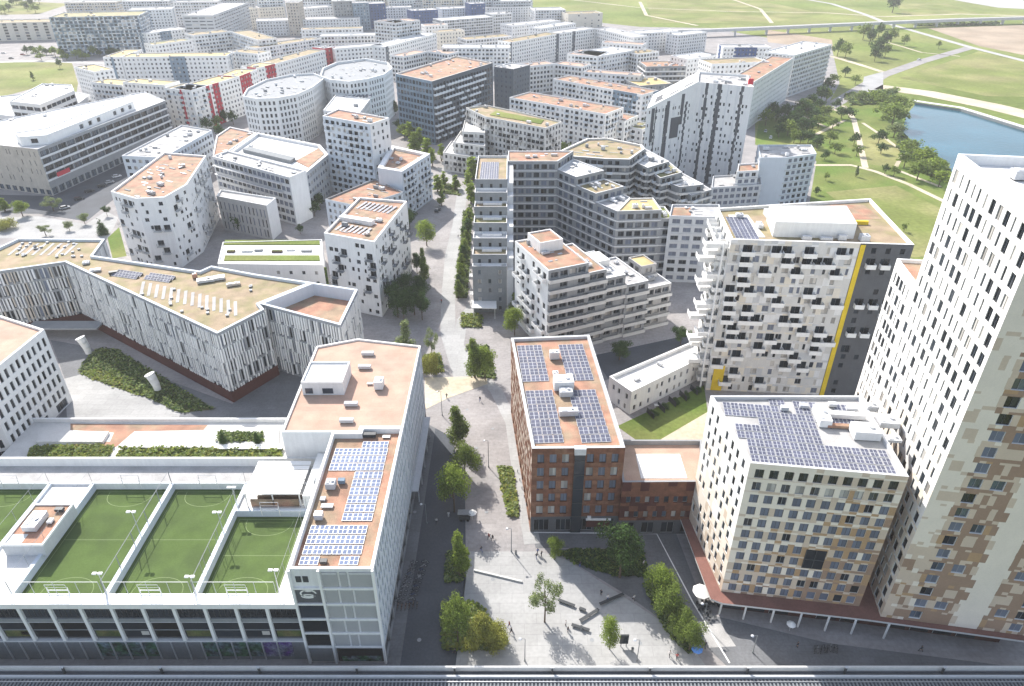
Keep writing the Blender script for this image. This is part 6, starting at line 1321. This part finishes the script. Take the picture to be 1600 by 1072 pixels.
# ================================================================== cars
def car(px, py, ang, key, label, z=0, van=False):
    p = at(px, py); r = empty('parked_car', (p.x, p.y, z), label, 'van' if van else 'car', 'cars along the office street'); r.rotation_euler = (0, 0, ang); o = Vector((p.x, p.y, z)); L, W, H = (5.2, 1.95, 2.2) if van else (4.4, 1.78, 1.45)
    def part(name, mb): 
        ob = bpy.data.objects.new(name, mb.mesh(name)); COL.objects.link(ob); ob.parent = r
    mb = MB(); n = 9; prof = [(-L / 2, .35), (-L / 2, .8), (-L / 2 + .15, .95), (L * .22, .98), (L / 2 - .1, .78), (L / 2, .6), (L / 2, .35)]
    def loft(prof, w0, w1, key):
        i = len(mb.v); m = len(prof)
        for s in (-1, 1):
            for (x, z_) in prof: mb.v.append((x, s * (w0 + (w1 - w0) * (z_ - prof[0][1]) / 1.2), z_))
        for k in range(m): 
            mb.f.append((i + k, i + (k + 1) % m, i + m + (k + 1) % m, i + m + k)); mb.m.append(mb.mi(key))
        mb.f.append(tuple(range(i, i + m))); mb.m.append(mb.mi(key)); mb.f.append(tuple(reversed(range(i + m, i + 2 * m)))); mb.m.append(mb.mi(key))
    loft(prof, W / 2, W / 2 - .06, key); part('body', mb)
    mb = MB(); c = [(-L / 2 + .2, .96), (-L / 2 + .5, H - .05), (-L / 2 + .9, H), (L * .12, H - .02), (L * .26, .97)] if not van else [(-L / 2 + .05, .96), (-L / 2 + .1, H), (L * .25, H), (L * .4, .97)]
    loft(c, W / 2 - .1, W / 2 - .28, 'glassdark'); part('window', mb)
    mb = MB(); mb.box(c[1][0] + .12, c[-2][0] - .05, -W / 2 + .25, W / 2 - .25, H + .003, H + .03, key); part('roof', mb)
    for sx in (-L * .31, L * .31):
        for sy in (-1, 1): mb = MB(); mb.tube((sx, sy * (W / 2 - .2), .32), (sx, sy * (W / 2 + .01), .32), .32, 'rubber', 12); mb.tube((sx, sy * (W / 2 + .011), .32), (sx, sy * (W / 2 + .02), .32), .19, 'metal', 8); part('wheel', mb)
    return r
for a in ((183, 277, .75, 'carwhite', 'white car, rearmost of those parked along the office street'), (172, 286, .75, 'carsilver', 'silver car parked just behind the rear white one on the office street'), (140, 300, .7, 'cardark', 'dark car in the shade of the office street, middle one'), (124, 312, .7, 'cardark', 'dark car in front of the middle one on the office street'), (102, 326, .7, 'carsilver', 'grey car nearest the white square on the office street'), (160, 292, .75, 'cardark', 'black car between the silver and the middle dark one on the office street'), (18, 92, .1, 'cardark', 'dark car on the pale parking lot at the left edge'), (36, 86, .1, 'carred', 'red car on the pale parking lot at the left edge'), (6, 84, .1, 'carwhite', 'white car on the pale parking lot at the left edge'), (1312, 156, .5, 'carwhite', 'small white car on the road by the park'), (1304, 164, .5, 'cardark', 'small dark car on the road by the park'), (1204, 216, 1.2, 'carwhite', 'white car in the tree shade behind the striped tower'), (1196, 206, 1.2, 'carsilver', 'silver car in the tree shade behind the striped tower'), (684, 330, 1.3, 'cardark', 'dark car in the shaded street by the pale corner house'), (1436, 94, .5, 'carwhite', 'white car on the pale road through the fields')): car(*a)
# ================================================================== bicycles
def bike_proto(key):
    mbs = {}
    mb = MB(); pts = [(-.52, .34), (.52, .34), (-.12, .34), (-.2, .82), (.36, .86), (.42, 1.02)]
    def t(a, b, r=.025): mb.tube((a[0], 0, a[1]), (b[0], 0, b[1]), r, key, 5)
    t(pts[0], pts[2]); t(pts[2], pts[3]); t(pts[0], pts[3]); t(pts[3], pts[4]); t(pts[2], pts[4]); t(pts[4], pts[1]); t(pts[4], pts[5]); mb.tube((.42, -.28, 1.02), (.42, .28, 1.02), .025, 'darkmetal', 5)
    fr = mb.mesh('frame'); mb = MB(); mb.box(-.36, -.08, -.08, .08, .88, .95, 'rubber'); sd = mb.mesh('saddle'); w_ = MB(); n = 14
    for k in range(n):
        a, b = 2 * math.pi * k / n, 2 * math.pi * (k + 1) / n; w_.tube((.33 * math.cos(a), 0, .33 * math.sin(a)), (.33 * math.cos(b), 0, .33 * math.sin(b)), .035, 'rubber', 5, caps=False)
        if k % 2: w_.tube((0, 0, 0), (.32 * math.cos(a), 0, .32 * math.sin(a)), .008, 'steel', 4, caps=False)
    return fr, sd, w_.mesh('wheel')
BK = {k: bike_proto(k) for k in ('cardark', 'carsilver', 'carred', 'cloth_blue', 'carwhite', 'roof_orange')}
def bike(px, py, ang, key, label, group):
    p = at(px, py); r = empty('bicycle', (p.x, p.y, .02), label, 'bicycle', group); r.rotation_euler = (0, 0, ang); fr, sd, wh_ = BK[key]
    for nm, me, loc in (('frame', fr, (0, 0, 0)), ('saddle', sd, (0, 0, 0)), ('wheel', wh_, (-.52, 0, .36)), ('wheel', wh_, (.52, 0, .36))):
        o = bpy.data.objects.new(nm, me); COL.objects.link(o); o.parent = r; o.location = loc
for i in range(11):
    for j in range(2): bike(624 + j * 17 + i * 2.3 + R.uniform(-1, 1), 944 - i * 6.4, R.uniform(-.2, .2), R.choice(('cardark', 'carsilver', 'cardark', 'cloth_blue', 'carwhite')), 'bicycle parked in the two rows on the shaded street beside the solar block', 'bicycles beside the solar block')
for i in range(6): bike(622 + i * 6, 949 + R.uniform(-2, 2), 1.4 + R.uniform(-.2, .2), 'roof_orange', 'orange rental bicycle at the front end of the shaded bicycle rows', 'orange bicycles beside the solar block')
for i in range(8): bike(1272 + i * 5, 1016 + R.uniform(-2, 3), 1.3 + R.uniform(-.2, .2), R.choice(('cardark', 'carsilver')), 'dark bicycle parked on the shaded forecourt of the tan block', 'bicycles on the shaded forecourt')
# ================================================================== people
def person_mesh(pose, shirt, trousers, hair='hair'):
    # joints as one connected skeleton; pelvis is the root
    st = .32 if pose == 'walk' else .06
    sit = pose == 'sit'
    V = {'pel': (0, 0, .95), 'spn': (0, 0, 1.15), 'che': (0, .01, 1.36), 'nek': (0, 0, 1.5), 'hed': (0, .03, 1.62), 'top': (0, .02, 1.74)}
    for s, n in ((-1, 'l'), (1, 'r')):
        k = st * s
        V['hip' + n] = (.1 * s, 0, .9); V['kne' + n] = (.11 * s, k * .6 + .04, .5); V['ank' + n] = (.11 * s, k - .04, .08); V['toe' + n] = (.12 * s, k + .14, .035)
        if sit: V['kne' + n] = (.13 * s, .42, .9); V['ank' + n] = (.13 * s, .45, .5); V['toe' + n] = (.13 * s, .6, .46)
        V['sho' + n] = (.2 * s, 0, 1.42); V['elb' + n] = (.25 * s, -k * .5 - .02, 1.14); V['wri' + n] = (.25 * s, -k * .7 + .12, .9); V['han' + n] = (.25 * s, -k * .8 + .17, .82)
    E = [('pel', 'spn'), ('spn', 'che'), ('che', 'nek'), ('nek', 'hed'), ('hed', 'top')]
    for n in 'lr': E += [('pel', 'hip' + n), ('hip' + n, 'kne' + n), ('kne' + n, 'ank' + n), ('ank' + n, 'toe' + n), ('che', 'sho' + n), ('sho' + n, 'elb' + n), ('elb' + n, 'wri' + n), ('wri' + n, 'han' + n)]
    ks = list(V); me = bpy.data.meshes.new('person'); me.from_pydata([V[k] for k in ks], [(ks.index(a), ks.index(b)) for a, b in E], [])
    o = bpy.data.objects.new('person_rig', me); COL.objects.link(o); md = o.modifiers.new('skin', 'SKIN'); md.use_smooth_shade = True; o.modifiers.new('sub', 'SUBSURF').levels = 1
    rad = {'pel': .15, 'spn': .14, 'che': .165, 'nek': .06, 'hed': .1, 'top': .085, 'hip': .105, 'kne': .07, 'ank': .05, 'toe': .045, 'sho': .075, 'elb': .05, 'wri': .035, 'han': .045}
    for i, k in enumerate(ks):
        r = rad[k[:3]]; sv = me.skin_vertices[0].data[i]; sv.radius = (r, r * .8 if k in ('che', 'spn') else r); sv.use_root = k == 'pel'
    dg = bpy.context.evaluated_depsgraph_get(); ev = o.evaluated_get(dg); nm = bpy.data.meshes.new_from_object(ev); bpy.data.objects.remove(o)
    nm.materials.clear()
    for k in (shirt, trousers, 'skin', hair): nm.materials.append(M[k])
    for p in nm.polygons:
        c = p.center; ax = abs(c.x)
        if c.z > 1.5: i = 3 if (c.z > 1.66 or (c.y < 0 and c.z > 1.56)) else 2
        elif ax > .17 and c.z < 1.0 and not sit: i = 2
        elif c.z > .94 and not (sit and c.y > .2): i = 0
        else: i = 1
        p.material_index = i; p.use_smooth = True
    nm.update(); return nm
PM = {}
def person(px, py, pose, shirt, trousers, ang, label):
    k = (pose, shirt, trousers)
    if k not in PM: PM[k] = person_mesh(*k)
    p = at(px, py); o = bpy.data.objects.new('person', PM[k]); COL.objects.link(o); o.location = (p.x, p.y, .03); o.rotation_euler = (0, 0, ang); o.scale = (1, 1, R.uniform(.95, 1.05)); tag(o, label, 'person', 'people on plaza and promenade')
for a in (
    (698, 622, 'walk', 'cloth_dark', 'cloth_dark', .3, 'person in black walking by the thin lamp post at the sand patch'),
    (750, 627, 'walk', 'cloth_dark', 'cloth_blue', 3.0, 'person in dark clothes walking in the middle of the promenade'),
    (764, 842, 'walk', 'cloth_red', 'cloth_dark', 2.6, 'person in red top walking beside a companion on the promenade'),
    (770, 844, 'walk', 'cloth_dark', 'cloth_dark', 2.6, 'person in dark clothes walking beside the one in red on the promenade'),
    (838, 873, 'walk', 'cloth_dark', 'cloth_blue', .5, 'person at the front of a group of three at the plaza corner'),
    (840, 866, 'walk', 'cloth_blue', 'cloth_dark', .5, 'person in blue top at the rear of the group of three at the plaza corner'),
    (846, 870, 'stand', 'cloth_dark', 'cloth_dark', .9, 'person standing at the right of the group of three at the plaza corner'),
    (884, 978, 'stand', 'cloth_white', 'cloth_dark', 1.5, 'person in white standing behind the frontmost plaza bench'),
    (887, 988, 'stand', 'cloth_dark', 'cloth_dark', 4.2, 'person in black standing in front of the one in white by the bench'),
    (796, 980, 'walk', 'cloth_red', 'cloth_blue', 2.2, 'person in reddish top walking beside the bottom shrub bed'),
    (799, 990, 'walk', 'cloth_dark', 'cloth_dark', 2.2, 'person in black walking just ahead of the reddish one by the shrub bed'),
    (752, 862, 'walk', 'cloth_dark', 'cloth_blue', 1.2, 'person walking alone at the upper left corner of the plaza'),
    (711, 1022, 'walk', 'cloth_dark', 'cloth_dark', 1.6, 'person in dark clothes in the shade below the shrub bed'),
    (1046, 1026, 'walk', 'cloth_white', 'cloth_dark', .2, 'person in white at the lower right corner of the plaza'),
    (1057, 1030, 'walk', 'cloth_red', 'cloth_dark', .2, 'person in red walking at the lower right corner of the plaza'),
    (1086, 980, 'stand', 'cloth_dark', 'cloth_blue', .8, 'person at the kerb line behind the front trees of the row'),
    (1094, 1000, 'walk', 'cloth_blue', 'cloth_dark', .4, 'person in blue walking along the kerb line by the pale ramp'),
    (1101, 1012, 'walk', 'cloth_dark', 'cloth_dark', .4, 'person in black walking along the kerb line closest to the railway'),
    (906, 886, 'stand', 'cloth_dark', 'cloth_blue', .0, 'person in the shade beside the ground cover of the big tree'),
    (939, 930, 'stand', 'cloth_dark', 'cloth_dark', 2.5, 'person standing at the shaded bench, left of a companion'),
    (949, 938, 'stand', 'cloth_white', 'cloth_blue', 3.5, 'person in white top standing before the shaded bench'),
    (990, 938, 'walk', 'cloth_white', 'cloth_dark', 1.0, 'person in white walking in the shaded part of the plaza by the trees'),
    (1005, 884, 'stand', 'cloth_white', 'cloth_dark', 1.0, 'person in white behind the big dark tree near the kerb line'),
    (682, 818, 'walk', 'cloth_white', 'cloth_dark', .2, 'person in white walking in the shaded street under the bright tree'),
    (701, 808, 'stand', 'cloth_white', 'cloth_white', .2, 'person all in white standing beside the dark cart'),
    (1438, 1018, 'walk', 'cloth_dark', 'cloth_dark', 1.5, 'person in dark clothes under the tallest tower'),
    (1245, 1012, 'stand', 'cloth_dark', 'cloth_dark', 1.5, 'person standing in the shaded forecourt below the round white parasol'),
    (716, 372, 'walk', 'cloth_dark', 'cloth_blue', 1.5, 'person walking at the edge of the street shadow by the tree row'),
    (690, 474, 'walk', 'cloth_red', 'cloth_dark', .2, 'person in red crossing the sunny gap in front of the white house'),
): person(*a)
# ================================================================== air
mb = MB(); mb.box(-2300, 2300, -120, 2800, -1.1, 126, 'white'); o = mb.build('haze'); o['kind'] = 'stuff'
hm = bpy.data.materials.new('haze'); hm.use_nodes = True; t = hm.node_tree; t.nodes.remove(t.nodes['Principled BSDF'])
pv = t.nodes.new('ShaderNodeVolumePrincipled'); pv.inputs['Color'].default_value = (1, .985, .95, 1); pv.inputs['Density'].default_value = HAZE; pv.inputs['Anisotropy'].default_value = 0
t.links.new(pv.outputs[0], t.nodes['Material Output'].inputs['Volume']); o.data.materials.clear(); o.data.materials.append(hm)
